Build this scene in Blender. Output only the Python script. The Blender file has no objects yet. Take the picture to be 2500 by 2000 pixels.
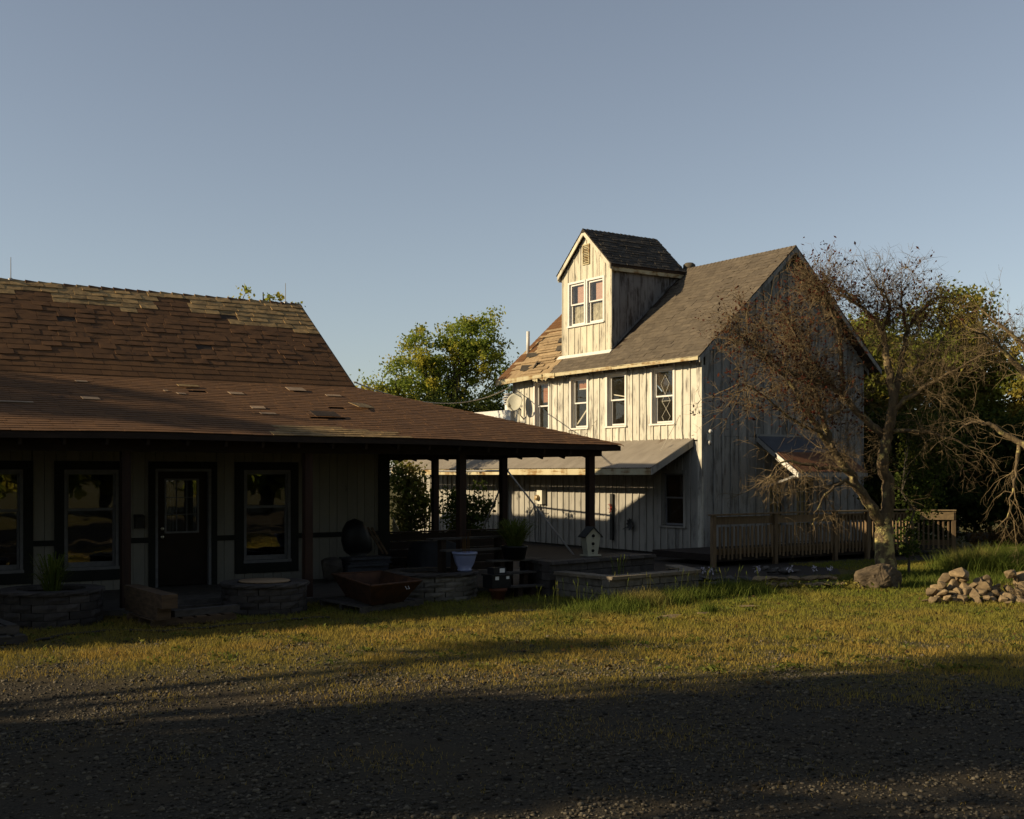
import bpy, bmesh, math, random
import numpy as np
from mathutils import Vector, Matrix, noise as mnoise

R = math.radians
rng = np.random.default_rng(11)
random.seed(11)
S = bpy.context.scene
COL = S.collection

# ------------------------------------------------------------------ camera
cam_d = bpy.data.cameras.new('camera')
cam = bpy.data.objects.new('camera', cam_d); COL.objects.link(cam)
cam.location = (0, 0, 2.15)
cam.rotation_euler = (R(90), 0, R(-33.5))
cam_d.sensor_width = 36; cam_d.lens = 41.83
cam_d.shift_y = 0.0632
cam_d.clip_end = 2000; cam_d.clip_start = 0.1
S.camera = cam

# ------------------------------------------------------------------ sky and sun
SUN = Vector((-1.0, 0.36, 0.368)).normalized()          # towards the sun
SUN_EL = math.asin(SUN.z)
SUN_AZ = math.atan2(SUN.x, SUN.y)                       # clockwise from +Y
w = bpy.data.worlds.new('World'); S.world = w; w.use_nodes = True
nt = w.node_tree; nt.nodes.clear()
sky = nt.nodes.new('ShaderNodeTexSky'); sky.sky_type = 'NISHITA'; sky.sun_disc = False
sky.sun_elevation = SUN_EL; sky.sun_rotation = SUN_AZ
sky.altitude = 100; sky.air_density = 1.0; sky.dust_density = 0.2; sky.ozone_density = 2.0
hs = nt.nodes.new('ShaderNodeHueSaturation'); hs.inputs['Saturation'].default_value = 0.60
hs.inputs['Value'].default_value = 1.0
bg = nt.nodes.new('ShaderNodeBackground'); bg.inputs['Strength'].default_value = 0.075
out = nt.nodes.new('ShaderNodeOutputWorld')
nt.links.new(sky.outputs[0], hs.inputs['Color']); nt.links.new(hs.outputs[0], bg.inputs['Color'])
nt.links.new(bg.outputs[0], out.inputs['Surface'])
sun_d = bpy.data.lights.new('sun', 'SUN'); sun_d.energy = 5.0; sun_d.angle = R(0.53)
sun_d.color = (1.0, 0.81, 0.53)
sun = bpy.data.objects.new('sun', sun_d); COL.objects.link(sun)
sun.rotation_euler = (-SUN).to_track_quat('-Z', 'Y').to_euler()
sun.location = (-30, 12, 11)
S.view_settings.view_transform = 'Standard'; S.view_settings.look = 'None'
S.view_settings.gamma = 1.0; S.view_settings.use_curve_mapping = False
S.view_settings.exposure = 0.58
S.cycles.max_bounces = 8; S.cycles.transparent_max_bounces = 12

# ------------------------------------------------------------------ materials
MATS = {}
def mat(name, c1, c2=None, c3=None, scale=(4, 4, 4), detail=5, rough=0.85, bump=0.15, rand=0.0,
        lo=0.35, hi=0.65, spec=0.25, metal=0.0, island=0.0, bscale=None, nrough=0.6, t3=0.62, s3=3.0, bdist=0.01):
    """noise mix of c1/c2 in world space, c3 patches, brightness varied per object or per island"""
    m = bpy.data.materials.new(name); m.use_nodes = True
    n = m.node_tree.nodes; l = m.node_tree.links; n.clear()
    o = n.new('ShaderNodeOutputMaterial'); b = n.new('ShaderNodeBsdfPrincipled')
    l.new(b.outputs[0], o.inputs[0])
    b.inputs['Roughness'].default_value = rough; b.inputs['Metallic'].default_value = metal
    b.inputs['Specular IOR Level'].default_value = spec
    g = n.new('ShaderNodeNewGeometry'); oi = n.new('ShaderNodeObjectInfo')
    # shift the pattern by object so neighbours differ
    comb = n.new('ShaderNodeCombineXYZ'); mu = n.new('ShaderNodeMath'); mu.operation = 'MULTIPLY'; mu.inputs[1].default_value = 37.0
    l.new(oi.outputs['Random'], mu.inputs[0]); l.new(mu.outputs[0], comb.inputs[2])
    va = n.new('ShaderNodeVectorMath'); va.operation = 'ADD'
    l.new(g.outputs['Position'], va.inputs[0]); l.new(comb.outputs[0], va.inputs[1])
    vm = n.new('ShaderNodeVectorMath'); vm.operation = 'MULTIPLY'; vm.inputs[1].default_value = scale
    l.new(va.outputs[0], vm.inputs[0])
    t = n.new('ShaderNodeTexNoise'); t.inputs['Scale'].default_value = 1; t.inputs['Detail'].default_value = detail
    t.inputs['Roughness'].default_value = nrough
    l.new(vm.outputs[0], t.inputs['Vector'])
    rp = n.new('ShaderNodeValToRGB'); rp.color_ramp.elements[0].position = lo; rp.color_ramp.elements[1].position = hi
    rp.color_ramp.elements[0].color = (*c1, 1); rp.color_ramp.elements[1].color = (*(c2 or c1), 1)
    l.new(t.outputs['Fac'], rp.inputs[0])
    col = rp.outputs[0]
    if c3:
        t3n = n.new('ShaderNodeTexNoise'); t3n.inputs['Scale'].default_value = s3; t3n.inputs['Detail'].default_value = 6
        t3n.inputs['Roughness'].default_value = 0.65
        l.new(va.outputs[0], t3n.inputs['Vector'])
        r3 = n.new('ShaderNodeValToRGB'); r3.color_ramp.elements[0].position = t3; r3.color_ramp.elements[1].position = min(1, t3 + 0.08)
        l.new(t3n.outputs['Fac'], r3.inputs[0])
        mx = n.new('ShaderNodeMix'); mx.data_type = 'RGBA'; mx.inputs[7].default_value = (*c3, 1)
        l.new(r3.outputs[0], mx.inputs[0]); l.new(col, mx.inputs[6]); col = mx.outputs[2]
    if rand or island:
        mr = n.new('ShaderNodeMapRange')
        k = rand or island
        mr.inputs[3].default_value = 1 - k; mr.inputs[4].default_value = 1 + k
        l.new(oi.outputs['Random'] if rand else g.outputs['Random Per Island'], mr.inputs[0])
        vm2 = n.new('ShaderNodeVectorMath'); vm2.operation = 'SCALE'
        l.new(col, vm2.inputs[0]); l.new(mr.outputs[0], vm2.inputs['Scale']); col = vm2.outputs[0]
    l.new(col, b.inputs['Base Color'])
    if bump:
        bp = n.new('ShaderNodeBump'); bp.inputs['Strength'].default_value = bump; bp.inputs['Distance'].default_value = bdist
        if bscale:
            tb = n.new('ShaderNodeTexNoise'); tb.inputs['Scale'].default_value = 1; tb.inputs['Detail'].default_value = 4
            vb = n.new('ShaderNodeVectorMath'); vb.operation = 'MULTIPLY'; vb.inputs[1].default_value = bscale
            l.new(va.outputs[0], vb.inputs[0]); l.new(vb.outputs[0], tb.inputs['Vector']); l.new(tb.outputs['Fac'], bp.inputs['Height'])
        else:
            l.new(t.outputs['Fac'], bp.inputs['Height'])
        l.new(bp.outputs[0], b.inputs['Normal'])
    MATS[name] = m
    return m

def board_mat(name, paint, paint2, wood, cover, axis_stretch=(14, 14, 0.9), rand=0.10):
    """old paint peeling off boards: streaks along the grain, chips and grey wood under it"""
    m = bpy.data.materials.new(name); m.use_nodes = True
    n = m.node_tree.nodes; l = m.node_tree.links; n.clear()
    o = n.new('ShaderNodeOutputMaterial'); b = n.new('ShaderNodeBsdfPrincipled'); l.new(b.outputs[0], o.inputs[0])
    b.inputs['Roughness'].default_value = 0.85; b.inputs['Specular IOR Level'].default_value = 0.2
    g = n.new('ShaderNodeNewGeometry'); oi = n.new('ShaderNodeObjectInfo')
    mu = n.new('ShaderNodeMath'); mu.operation = 'MULTIPLY'; mu.inputs[1].default_value = 41.0
    comb = n.new('ShaderNodeCombineXYZ'); l.new(oi.outputs['Random'], mu.inputs[0])
    for i in range(3): l.new(mu.outputs[0], comb.inputs[i])
    va = n.new('ShaderNodeVectorMath'); va.operation = 'ADD'; l.new(g.outputs['Position'], va.inputs[0]); l.new(comb.outputs[0], va.inputs[1])
    def tex(sc, det, ro=0.6):
        v = n.new('ShaderNodeVectorMath'); v.operation = 'MULTIPLY'; v.inputs[1].default_value = sc; l.new(va.outputs[0], v.inputs[0])
        t = n.new('ShaderNodeTexNoise'); t.inputs['Scale'].default_value = 1; t.inputs['Detail'].default_value = det; t.inputs['Roughness'].default_value = ro
        l.new(v.outputs[0], t.inputs['Vector']); return t.outputs['Fac']
    def ramp(f, a, c, e0=(0, 0, 0), e1=(1, 1, 1)):
        r = n.new('ShaderNodeValToRGB'); r.color_ramp.elements[0].position = a; r.color_ramp.elements[1].position = c
        r.color_ramp.elements[0].color = (*e0, 1); r.color_ramp.elements[1].color = (*e1, 1); l.new(f, r.inputs[0]); return r.outputs[0]
    def mix(f, a, c):
        x = n.new('ShaderNodeMix'); x.data_type = 'RGBA'; l.new(f, x.inputs[0])
        for s, v in ((6, a), (7, c)):
            if isinstance(v, tuple): x.inputs[s].default_value = (*v, 1)
            else: l.new(v, x.inputs[s])
        return x.outputs[2]
    grain = tex(axis_stretch, 6, 0.7)
    blotch = tex((3.1, 3.1, 1.3), 5)
    fine = tex((axis_stretch[0] * 3, axis_stretch[1] * 3, axis_stretch[2] * 5), 4)
    c = mix(ramp(blotch, 0.35, 0.65), paint, paint2)
    wc = mix(ramp(fine, 0.3, 0.7), wood, tuple(x * 0.55 for x in wood))
    # wear = grain + blotch
    ad = n.new('ShaderNodeMath'); ad.operation = 'ADD'; l.new(grain, ad.inputs[0]); l.new(blotch, ad.inputs[1])
    ad2 = n.new('ShaderNodeMath'); ad2.operation = 'MULTIPLY_ADD'; l.new(fine, ad2.inputs[0]); ad2.inputs[1].default_value = 0.35; l.new(ad.outputs[0], ad2.inputs[2])
    c = mix(ramp(ad2.outputs[0], cover, cover + 0.16), c, wc) if False else c
    sc = n.new('ShaderNodeMath'); sc.operation = 'MULTIPLY'; sc.inputs[1].default_value = 0.5; l.new(ad2.outputs[0], sc.inputs[0])
    c = mix(ramp(sc.outputs[0], cover, cover + 0.09), c, wc)
    mr = n.new('ShaderNodeMapRange'); mr.inputs[3].default_value = 1 - rand; mr.inputs[4].default_value = 1 + rand
    l.new(oi.outputs['Random'], mr.inputs[0])
    vs = n.new('ShaderNodeVectorMath'); vs.operation = 'SCALE'; l.new(c, vs.inputs[0]); l.new(mr.outputs[0], vs.inputs['Scale'])
    l.new(vs.outputs[0], b.inputs['Base Color'])
    bp = n.new('ShaderNodeBump'); bp.inputs['Strength'].default_value = 0.35; bp.inputs['Distance'].default_value = 0.006
    l.new(ad2.outputs[0], bp.inputs['Height']); l.new(bp.outputs[0], b.inputs['Normal'])
    MATS[name] = m
    return m

def glass_mat(name, refl=0.09, tint=(0.9, 0.92, 0.9), wave=0.05, dirt=0.0):
    m = bpy.data.materials.new(name); m.use_nodes = True
    n = m.node_tree.nodes; l = m.node_tree.links; n.clear()
    o = n.new('ShaderNodeOutputMaterial'); tr = n.new('ShaderNodeBsdfTransparent'); gl = n.new('ShaderNodeBsdfGlossy')
    tr.inputs[0].default_value = (*tint, 1); gl.inputs['Roughness'].default_value = 0.015
    fr = n.new('ShaderNodeFresnel'); fr.inputs[0].default_value = 1.55
    ad = n.new('ShaderNodeMath'); ad.operation = 'ADD'; ad.inputs[1].default_value = refl - 0.045; l.new(fr.outputs[0], ad.inputs[0])
    gb = n.new('ShaderNodeNewGeometry'); ib = n.new('ShaderNodeMath'); ib.operation = 'SUBTRACT'; ib.inputs[0].default_value = 1.0; l.new(gb.outputs['Backfacing'], ib.inputs[1])
    mu = n.new('ShaderNodeMath'); mu.operation = 'MULTIPLY'; l.new(ad.outputs[0], mu.inputs[0]); l.new(ib.outputs[0], mu.inputs[1])
    mx = n.new('ShaderNodeMixShader'); l.new(mu.outputs[0], mx.inputs[0]); l.new(tr.outputs[0], mx.inputs[1]); l.new(gl.outputs[0], mx.inputs[2])
    res = mx.outputs[0]
    t = n.new('ShaderNodeTexNoise'); t.inputs['Scale'].default_value = 2.5; t.inputs['Detail'].default_value = 1
    g = n.new('ShaderNodeNewGeometry'); l.new(g.outputs['Position'], t.inputs['Vector'])
    bp = n.new('ShaderNodeBump'); bp.inputs['Strength'].default_value = wave; bp.inputs['Distance'].default_value = 0.05
    l.new(t.outputs['Fac'], bp.inputs['Height']); l.new(bp.outputs[0], gl.inputs['Normal']); l.new(bp.outputs[0], fr.inputs['Normal'])
    if dirt:
        df = n.new('ShaderNodeBsdfDiffuse'); df.inputs[0].default_value = (0.42, 0.38, 0.30, 1)
        t2 = n.new('ShaderNodeTexNoise'); t2.inputs['Scale'].default_value = 9; t2.inputs['Detail'].default_value = 8; t2.inputs['Roughness'].default_value = 0.7
        l.new(g.outputs['Position'], t2.inputs['Vector'])
        mr = n.new('ShaderNodeMapRange'); mr.inputs[1].default_value = 0.3; mr.inputs[2].default_value = 0.75; mr.inputs[3].default_value = dirt * 0.25; mr.inputs[4].default_value = dirt
        l.new(t2.outputs['Fac'], mr.inputs[0])
        m2 = n.new('ShaderNodeMixShader'); l.new(mr.outputs[0], m2.inputs[0]); l.new(res, m2.inputs[1]); l.new(df.outputs[0], m2.inputs[2]); res = m2.outputs[0]
    l.new(res, o.inputs[0]); MATS[name] = m
    return m

def leaf_mat(name, c1, c2, c3, trans=0.35, t3=0.6):
    m = bpy.data.materials.new(name); m.use_nodes = True
    n = m.node_tree.nodes; l = m.node_tree.links; n.clear()
    o = n.new('ShaderNodeOutputMaterial'); g = n.new('ShaderNodeNewGeometry')
    r = n.new('ShaderNodeValToRGB'); r.color_ramp.elements[0].color = (*c1, 1); r.color_ramp.elements[1].color = (*c2, 1)
    l.new(g.outputs['Random Per Island'], r.inputs[0])
    t = n.new('ShaderNodeTexNoise'); t.inputs['Scale'].default_value = 0.9; t.inputs['Detail'].default_value = 3
    l.new(g.outputs['Position'], t.inputs['Vector'])
    r3 = n.new('ShaderNodeValToRGB'); r3.color_ramp.elements[0].position = t3 - 0.08; r3.color_ramp.elements[1].position = t3 + 0.08
    l.new(t.outputs['Fac'], r3.inputs[0])
    mx = n.new('ShaderNodeMix'); mx.data_type = 'RGBA'; mx.inputs[7].default_value = (*c3, 1)
    l.new(r3.outputs[0], mx.inputs[0]); l.new(r.outputs[0], mx.inputs[6])
    d = n.new('ShaderNodeBsdfDiffuse'); tl = n.new('ShaderNodeBsdfTranslucent')
    l.new(mx.outputs[2], d.inputs[0]); l.new(mx.outputs[2], tl.inputs[0])
    ms = n.new('ShaderNodeMixShader'); ms.inputs[0].default_value = trans
    l.new(d.outputs[0], ms.inputs[1]); l.new(tl.outputs[0], ms.inputs[2]); l.new(ms.outputs[0], o.inputs[0])
    MATS[name] = m
    return m

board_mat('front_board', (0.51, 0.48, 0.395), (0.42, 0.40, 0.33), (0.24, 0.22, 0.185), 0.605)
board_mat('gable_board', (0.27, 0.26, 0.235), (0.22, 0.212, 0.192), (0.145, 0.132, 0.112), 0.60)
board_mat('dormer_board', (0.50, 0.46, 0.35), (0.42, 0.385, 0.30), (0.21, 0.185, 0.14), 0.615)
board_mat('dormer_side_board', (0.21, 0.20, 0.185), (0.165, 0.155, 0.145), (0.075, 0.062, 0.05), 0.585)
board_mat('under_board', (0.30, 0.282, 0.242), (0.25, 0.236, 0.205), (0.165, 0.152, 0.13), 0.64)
board_mat('trim_white', (0.62, 0.59, 0.52), (0.55, 0.52, 0.46), (0.30, 0.26, 0.2), 0.68, rand=0.04)
board_mat('fascia_old', (0.42, 0.37, 0.24), (0.36, 0.30, 0.17), (0.25, 0.15, 0.06), 0.585, axis_stretch=(4, 1.2, 14), rand=0.08)
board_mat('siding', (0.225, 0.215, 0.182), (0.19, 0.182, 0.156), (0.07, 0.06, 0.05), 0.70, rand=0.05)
mat('dark_trim', (0.008, 0.010, 0.008), (0.013, 0.015, 0.012), rough=0.7)
mat('porch_wood', (0.040, 0.020, 0.012), (0.022, 0.012, 0.008), scale=(16, 16, 1.2), rough=0.8, rand=0.2)
mat('dark_wood', (0.020, 0.013, 0.009), (0.034, 0.022, 0.015), scale=(3, 3, 14), rough=0.85, rand=0.2)
mat('door_brown', (0.012, 0.006, 0.005), (0.016, 0.009, 0.006), rough=0.5)
mat('sash_white', (0.60, 0.58, 0.53), (0.52, 0.50, 0.46), scale=(9, 9, 9), rough=0.6, bump=0.05)
mat('sash_grey', (0.17, 0.17, 0.175), (0.13, 0.13, 0.135), scale=(9, 9, 9), rough=0.7, bump=0.05)
mat('room_dark', (0.012, 0.011, 0.010), rough=0.95, bump=0)
mat('core_dark', (0.03, 0.026, 0.02), rough=0.95, bump=0)
mat('metal_bright', (0.6, 0.58, 0.5), rough=0.3, metal=1.0, bump=0)
mat('metal_grey', (0.30, 0.29, 0.27), (0.22, 0.21, 0.19), rough=0.5, metal=0.4, bump=0.03)
mat('shingle_red', (0.128, 0.060, 0.021), (0.090, 0.042, 0.015), (0.045, 0.022, 0.010), scale=(5, 5, 5), rand=0.13, t3=0.60, s3=2.3, bump=0.3, bscale=(120, 120, 120), bdist=0.004)
mat('shingle_red_field', (0.132, 0.062, 0.021), (0.098, 0.046, 0.016), (0.055, 0.026, 0.010), scale=(5, 5, 5), island=0.13, t3=0.63, s3=1.6, bump=0.3, bscale=(120, 120, 120), bdist=0.004)
mat('shingle_pale', (0.34, 0.22, 0.09), (0.19, 0.12, 0.05), scale=(9, 9, 9), rand=0.25, bump=0.4)
mat('shingle_pale_field', (0.27, 0.175, 0.07), (0.16, 0.10, 0.042), scale=(9, 9, 9), island=0.25, bump=0.4)
mat('shingle_grey', (0.105, 0.083, 0.056), (0.078, 0.061, 0.042), scale=(6, 6, 6), rand=0.16, bump=0.3, bscale=(120, 120, 120), bdist=0.004)
mat('shingle_grey_field', (0.105, 0.083, 0.056), (0.078, 0.061, 0.042), (0.05, 0.036, 0.025), scale=(6, 6, 6), island=0.16, t3=0.68, s3=2.0, bump=0.3, bscale=(120, 120, 120), bdist=0.004)
mat('shingle_dark', (0.055, 0.045, 0.032), (0.035, 0.029, 0.022), (0.11, 0.085, 0.05), scale=(6, 6, 6), rand=0.3, t3=0.62, s3=9, bump=0.4)
mat('sheathing', (0.30, 0.215, 0.115), (0.22, 0.15, 0.08), (0.11, 0.07, 0.04), scale=(3, 9, 3), rand=0.15, t3=0.6, s3=6, bump=0.3)
mat('roof_felt', (0.05, 0.032, 0.02), (0.035, 0.024, 0.016), rough=0.95)
mat('tin', (0.27, 0.235, 0.185), (0.21, 0.18, 0.14), (0.15, 0.115, 0.08), scale=(1.2, 3, 3), rough=0.6, metal=0.0, t3=0.62, s3=1.8, bump=0.05, spec=0.4)
mat('tin_rust', (0.19, 0.085, 0.04), (0.11, 0.05, 0.025), (0.24, 0.18, 0.12), scale=(4, 4, 4), rough=0.7, t3=0.6, s3=3)
mat('tin_blue', (0.07, 0.075, 0.085), (0.055, 0.058, 0.066), rough=0.5, spec=0.4)
mat('white_roof', (0.55, 0.54, 0.50), (0.48, 0.47, 0.44), rough=0.8)
mat('blind_red', (0.33, 0.155, 0.085), (0.22, 0.085, 0.045), scale=(3, 3, 60), rough=0.9)
mat('blind_pink', (0.46, 0.31, 0.27), (0.36, 0.225, 0.20), scale=(3, 3, 60), rough=0.9)
mat('curtain', (0.10, 0.10, 0.105), (0.07, 0.07, 0.075), scale=(20, 20, 1), rough=0.95)
mat('plastic_film', (0.42, 0.39, 0.30), (0.20, 0.18, 0.12), (0.5, 0.47, 0.38), scale=(7, 7, 5), rough=0.6, t3=0.58, s3=8, bump=0.5, lo=0.4, hi=0.6)
glass_mat('glass_front', 0.15, wave=0.03)
glass_mat('glass', 0.05, tint=(0.95, 0.94, 0.90), wave=0.05, dirt=0.03)
mat('lead', (0.42, 0.39, 0.31), rough=0.6, bump=0)
mat('stone_block', (0.062, 0.054, 0.048), (0.038, 0.033, 0.030), scale=(9, 9, 9), rand=0.3, bump=0.6, bdist=0.015)
mat('stone_block_pale', (0.15, 0.135, 0.11), (0.085, 0.076, 0.062), scale=(9, 9, 9), rand=0.3, bump=0.6, bdist=0.015)
mat('cap_stone', (0.20, 0.165, 0.12), (0.14, 0.115, 0.085), scale=(9, 9, 9), rand=0.15, bump=0.4)
mat('soil', (0.030, 0.022, 0.015), (0.018, 0.013, 0.009), scale=(12, 12, 12), bump=0.8)
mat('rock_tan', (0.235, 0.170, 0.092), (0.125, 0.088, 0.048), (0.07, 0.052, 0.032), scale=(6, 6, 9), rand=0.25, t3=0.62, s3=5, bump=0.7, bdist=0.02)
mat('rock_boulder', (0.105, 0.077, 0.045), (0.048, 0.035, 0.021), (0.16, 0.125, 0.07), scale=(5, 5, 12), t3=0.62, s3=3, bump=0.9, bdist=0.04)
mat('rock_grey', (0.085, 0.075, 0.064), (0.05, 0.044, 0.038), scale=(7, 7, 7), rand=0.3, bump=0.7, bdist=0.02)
mat('slate', (0.055, 0.058, 0.066), (0.035, 0.036, 0.042), scale=(8, 8, 20), rand=0.25, bump=0.4)
mat('rust_metal', (0.085, 0.038, 0.018), (0.035, 0.017, 0.010), (0.13, 0.062, 0.028), scale=(5, 5, 5), rough=0.75, metal=0.1, t3=0.62, s3=5)
mat('old_timber', (0.11, 0.072, 0.042), (0.055, 0.036, 0.022), scale=(4, 4, 18), rand=0.2, bump=0.4)
mat('grey_timber', (0.075, 0.066, 0.058), (0.042, 0.037, 0.032), scale=(5, 16, 16), rand=0.25, bump=0.4)
mat('picket_wood', (0.20, 0.135, 0.07), (0.12, 0.08, 0.045), scale=(16, 16, 2), rand=0.25, bump=0.3)
mat('rail_wood', (0.26, 0.185, 0.095), (0.17, 0.12, 0.065), scale=(2, 14, 14), rand=0.12, bump=0.3)
mat('pot_blue', (0.22, 0.25, 0.40), (0.19, 0.22, 0.36), rough=0.35, spec=0.5, bump=0.02)
mat('terracotta', (0.13, 0.045, 0.022), (0.09, 0.032, 0.018), rough=0.8)
mat('black_plastic', (0.010, 0.010, 0.011), rough=0.5, bump=0.02)
mat('white_label', (0.7, 0.7, 0.68), rough=0.7, bump=0)
mat('cover_cloth', (0.030, 0.031, 0.036), (0.022, 0.023, 0.027), rough=0.9, scale=(3, 3, 3), bump=0.4, bdist=0.03)
mat('cream_paint', (0.42, 0.41, 0.31), (0.36, 0.35, 0.27), rough=0.6, bump=0.05)
mat('dark_paint', (0.020, 0.020, 0.018), (0.028, 0.027, 0.024), rough=0.6)
mat('meter_grey', (0.50, 0.48, 0.40), (0.45, 0.43, 0.36), rough=0.55, bump=0.02)
mat('amber_glass', (0.32, 0.22, 0.10), rough=0.15, spec=0.6, bump=0)
mat('dish_grey', (0.40, 0.385, 0.30), (0.35, 0.335, 0.26), (0.24, 0.16, 0.08), rough=0.55, t3=0.70, s3=5, bump=0.02)
mat('pipe_white', (0.62, 0.60, 0.54), (0.55, 0.53, 0.48), rough=0.5, bump=0)
mat('cable', (0.42, 0.38, 0.30), rough=0.7, bump=0)
mat('cable_dark', (0.03, 0.025, 0.02), rough=0.7, bump=0)
mat('striped_cloth', (0.12, 0.10, 0.085), (0.035, 0.03, 0.028), scale=(2, 2, 38), rough=0.95)
mat('bark', (0.125, 0.090, 0.052), (0.060, 0.042, 0.026), scale=(10, 10, 3), rough=0.95, bump=0.9, bdist=0.03)
mat('bark_lichen', (0.185, 0.135, 0.072), (0.085, 0.060, 0.034), (0.44, 0.37, 0.14), scale=(12, 12, 4), rough=0.95, t3=0.50, s3=3.4, bump=1.0, bdist=0.04)
mat('bark_limb', (0.150, 0.108, 0.058), (0.070, 0.050, 0.029), (0.36, 0.30, 0.12), scale=(12, 12, 4), rough=0.95, t3=0.555, s3=4.2, bump=1.0, bdist=0.03)
mat('twig', (0.16, 0.115, 0.056), (0.080, 0.056, 0.030), scale=(3, 3, 3), rough=0.9, bump=0)
mat('bark_grey', (0.10, 0.085, 0.06), (0.05, 0.042, 0.03), scale=(8, 8, 2), rough=0.95, bump=0.5)
mat('patch_grey', (0.31, 0.215, 0.13), (0.22, 0.15, 0.09), rough=0.7)
mat('pebble', (0.42, 0.36, 0.25), (0.30, 0.26, 0.18), rand=0.2)

# ------------------------------------------------------------------ helpers
def wloc(o):
    v = Vector((0, 0, 0))
    while o is not None:
        v = v + o.location; o = o.parent
    return v

def tag(o, label=None, cat=None, group=None, kind=None):
    if label: o['label'] = label
    if cat: o['category'] = cat
    if group: o['group'] = group
    if kind: o['kind'] = kind
    return o

def thing(name, label, cat, loc=(0, 0, 0), group=None):
    o = bpy.data.objects.new(name, None); COL.objects.link(o)
    o.location = loc; o.empty_display_size = 0.2
    return tag(o, label, cat, group)

def link(name, me, parent=None, loc=(0, 0, 0)):
    o = bpy.data.objects.new(name, me); COL.objects.link(o)
    if parent is not None:
        o.parent = parent; o.location = Vector(loc) - wloc(parent)
    else:
        o.location = loc
    return o

class MB:
    def __init__(s): s.v = []; s.f = []
    def add(s, v, f):
        k = len(s.v); s.v += [tuple(p) for p in v]; s.f += [tuple(i + k for i in q) for q in f]; return s
    def box(s, x0, x1, y0, y1, z0, z1):
        return s.add([(x0, y0, z0), (x1, y0, z0), (x1, y1, z0), (x0, y1, z0), (x0, y0, z1), (x1, y0, z1), (x1, y1, z1), (x0, y1, z1)],
                     [(0, 3, 2, 1), (4, 5, 6, 7), (0, 1, 5, 4), (1, 2, 6, 5), (2, 3, 7, 6), (3, 0, 4, 7)])
    def hexa(s, p):   # 8 points, bottom 4 then top 4
        return s.add(p, [(0, 3, 2, 1), (4, 5, 6, 7), (0, 1, 5, 4), (1, 2, 6, 5), (2, 3, 7, 6), (3, 0, 4, 7)])
    def bar(s, p0, p1, w_, h_, up=(0, 0, 1)):
        p0 = Vector(p0); p1 = Vector(p1); d = (p1 - p0).normalized(); u = Vector(up)
        r = d.cross(u)
        if r.length < 1e-4: r = d.cross(Vector((1, 0, 0)))
        r.normalize(); u = r.cross(d)
        q = []
        for p in (p0, p1):
            q.append([p - r * w_ / 2 - u * h_ / 2, p + r * w_ / 2 - u * h_ / 2, p + r * w_ / 2 + u * h_ / 2, p - r * w_ / 2 + u * h_ / 2])
        return s.add(q[0] + q[1], [(0, 1, 2, 3), (7, 6, 5, 4), (0, 4, 5, 1), (1, 5, 6, 2), (2, 6, 7, 3), (3, 7, 4, 0)])
    def tube(s, pts, rad, n=8, cap=True):
        pts = [Vector(p) for p in pts]
        if not hasattr(rad, '__len__'): rad = [rad] * len(pts)
        k0 = len(s.v); ref = Vector((0.13, 0.31, 0.94))
        for i, p in enumerate(pts):
            d = (pts[min(i + 1, len(pts) - 1)] - pts[max(i - 1, 0)]).normalized()
            a = d.cross(ref)
            if a.length < 1e-3: a = d.cross(Vector((1, 0, 0)))
            a.normalize(); b = d.cross(a)
            for j in range(n):
                t = 2 * math.pi * j / n
                s.v.append(tuple(p + (a * math.cos(t) + b * math.sin(t)) * rad[i]))
        for i in range(len(pts) - 1):
            for j in range(n):
                a0 = k0 + i * n + j; a1 = k0 + i * n + (j + 1) % n
                s.f.append((a0, a1, a1 + n, a0 + n))
        if cap:
            s.f.append(tuple(k0 + j for j in reversed(range(n)))); e = k0 + (len(pts) - 1) * n
            s.f.append(tuple(e + j for j in range(n)))
        return s
    def lathe(s, c, prof, n=24, cap=True):
        k0 = len(s.v); c = Vector(c)
        for r, z in prof:
            for j in range(n):
                t = 2 * math.pi * j / n
                s.v.append((c.x + r * math.cos(t), c.y + r * math.sin(t), c.z + z))
        for i in range(len(prof) - 1):
            for j in range(n):
                a0 = k0 + i * n + j; a1 = k0 + i * n + (j + 1) % n
                s.f.append((a0, a1, a1 + n, a0 + n))
        if cap:
            s.f.append(tuple(k0 + j for j in reversed(range(n)))); e = k0 + (len(prof) - 1) * n
            s.f.append(tuple(e + j for j in range(n)))
        return s
    def prism(s, poly, off):
        n = len(poly); off = Vector(off)
        return s.add([tuple(p) for p in poly] + [tuple(Vector(p) + off) for p in poly],
                     [tuple(reversed(range(n))), tuple(range(n, 2 * n))] + [(i, (i + 1) % n, n + (i + 1) % n, n + i) for i in range(n)])
    def build(s, name, m, parent=None, smooth=False, origin=None, kind=None, label=None):
        base = Vector(origin) if origin is not None else (wloc(parent) if parent is not None else Vector((0, 0, 0)))
        me = bpy.data.meshes.new(name)
        me.from_pydata([(x - base.x, y - base.y, z - base.z) for x, y, z in s.v], [], s.f)
        me.materials.append(MATS[m] if isinstance(m, str) else m)
        if smooth: me.polygons.foreach_set('use_smooth', [True] * len(me.polygons))
        me.update()
        o = link(name, me, parent, base)
        if kind: o['kind'] = kind
        if label: o['label'] = label
        return o

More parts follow.
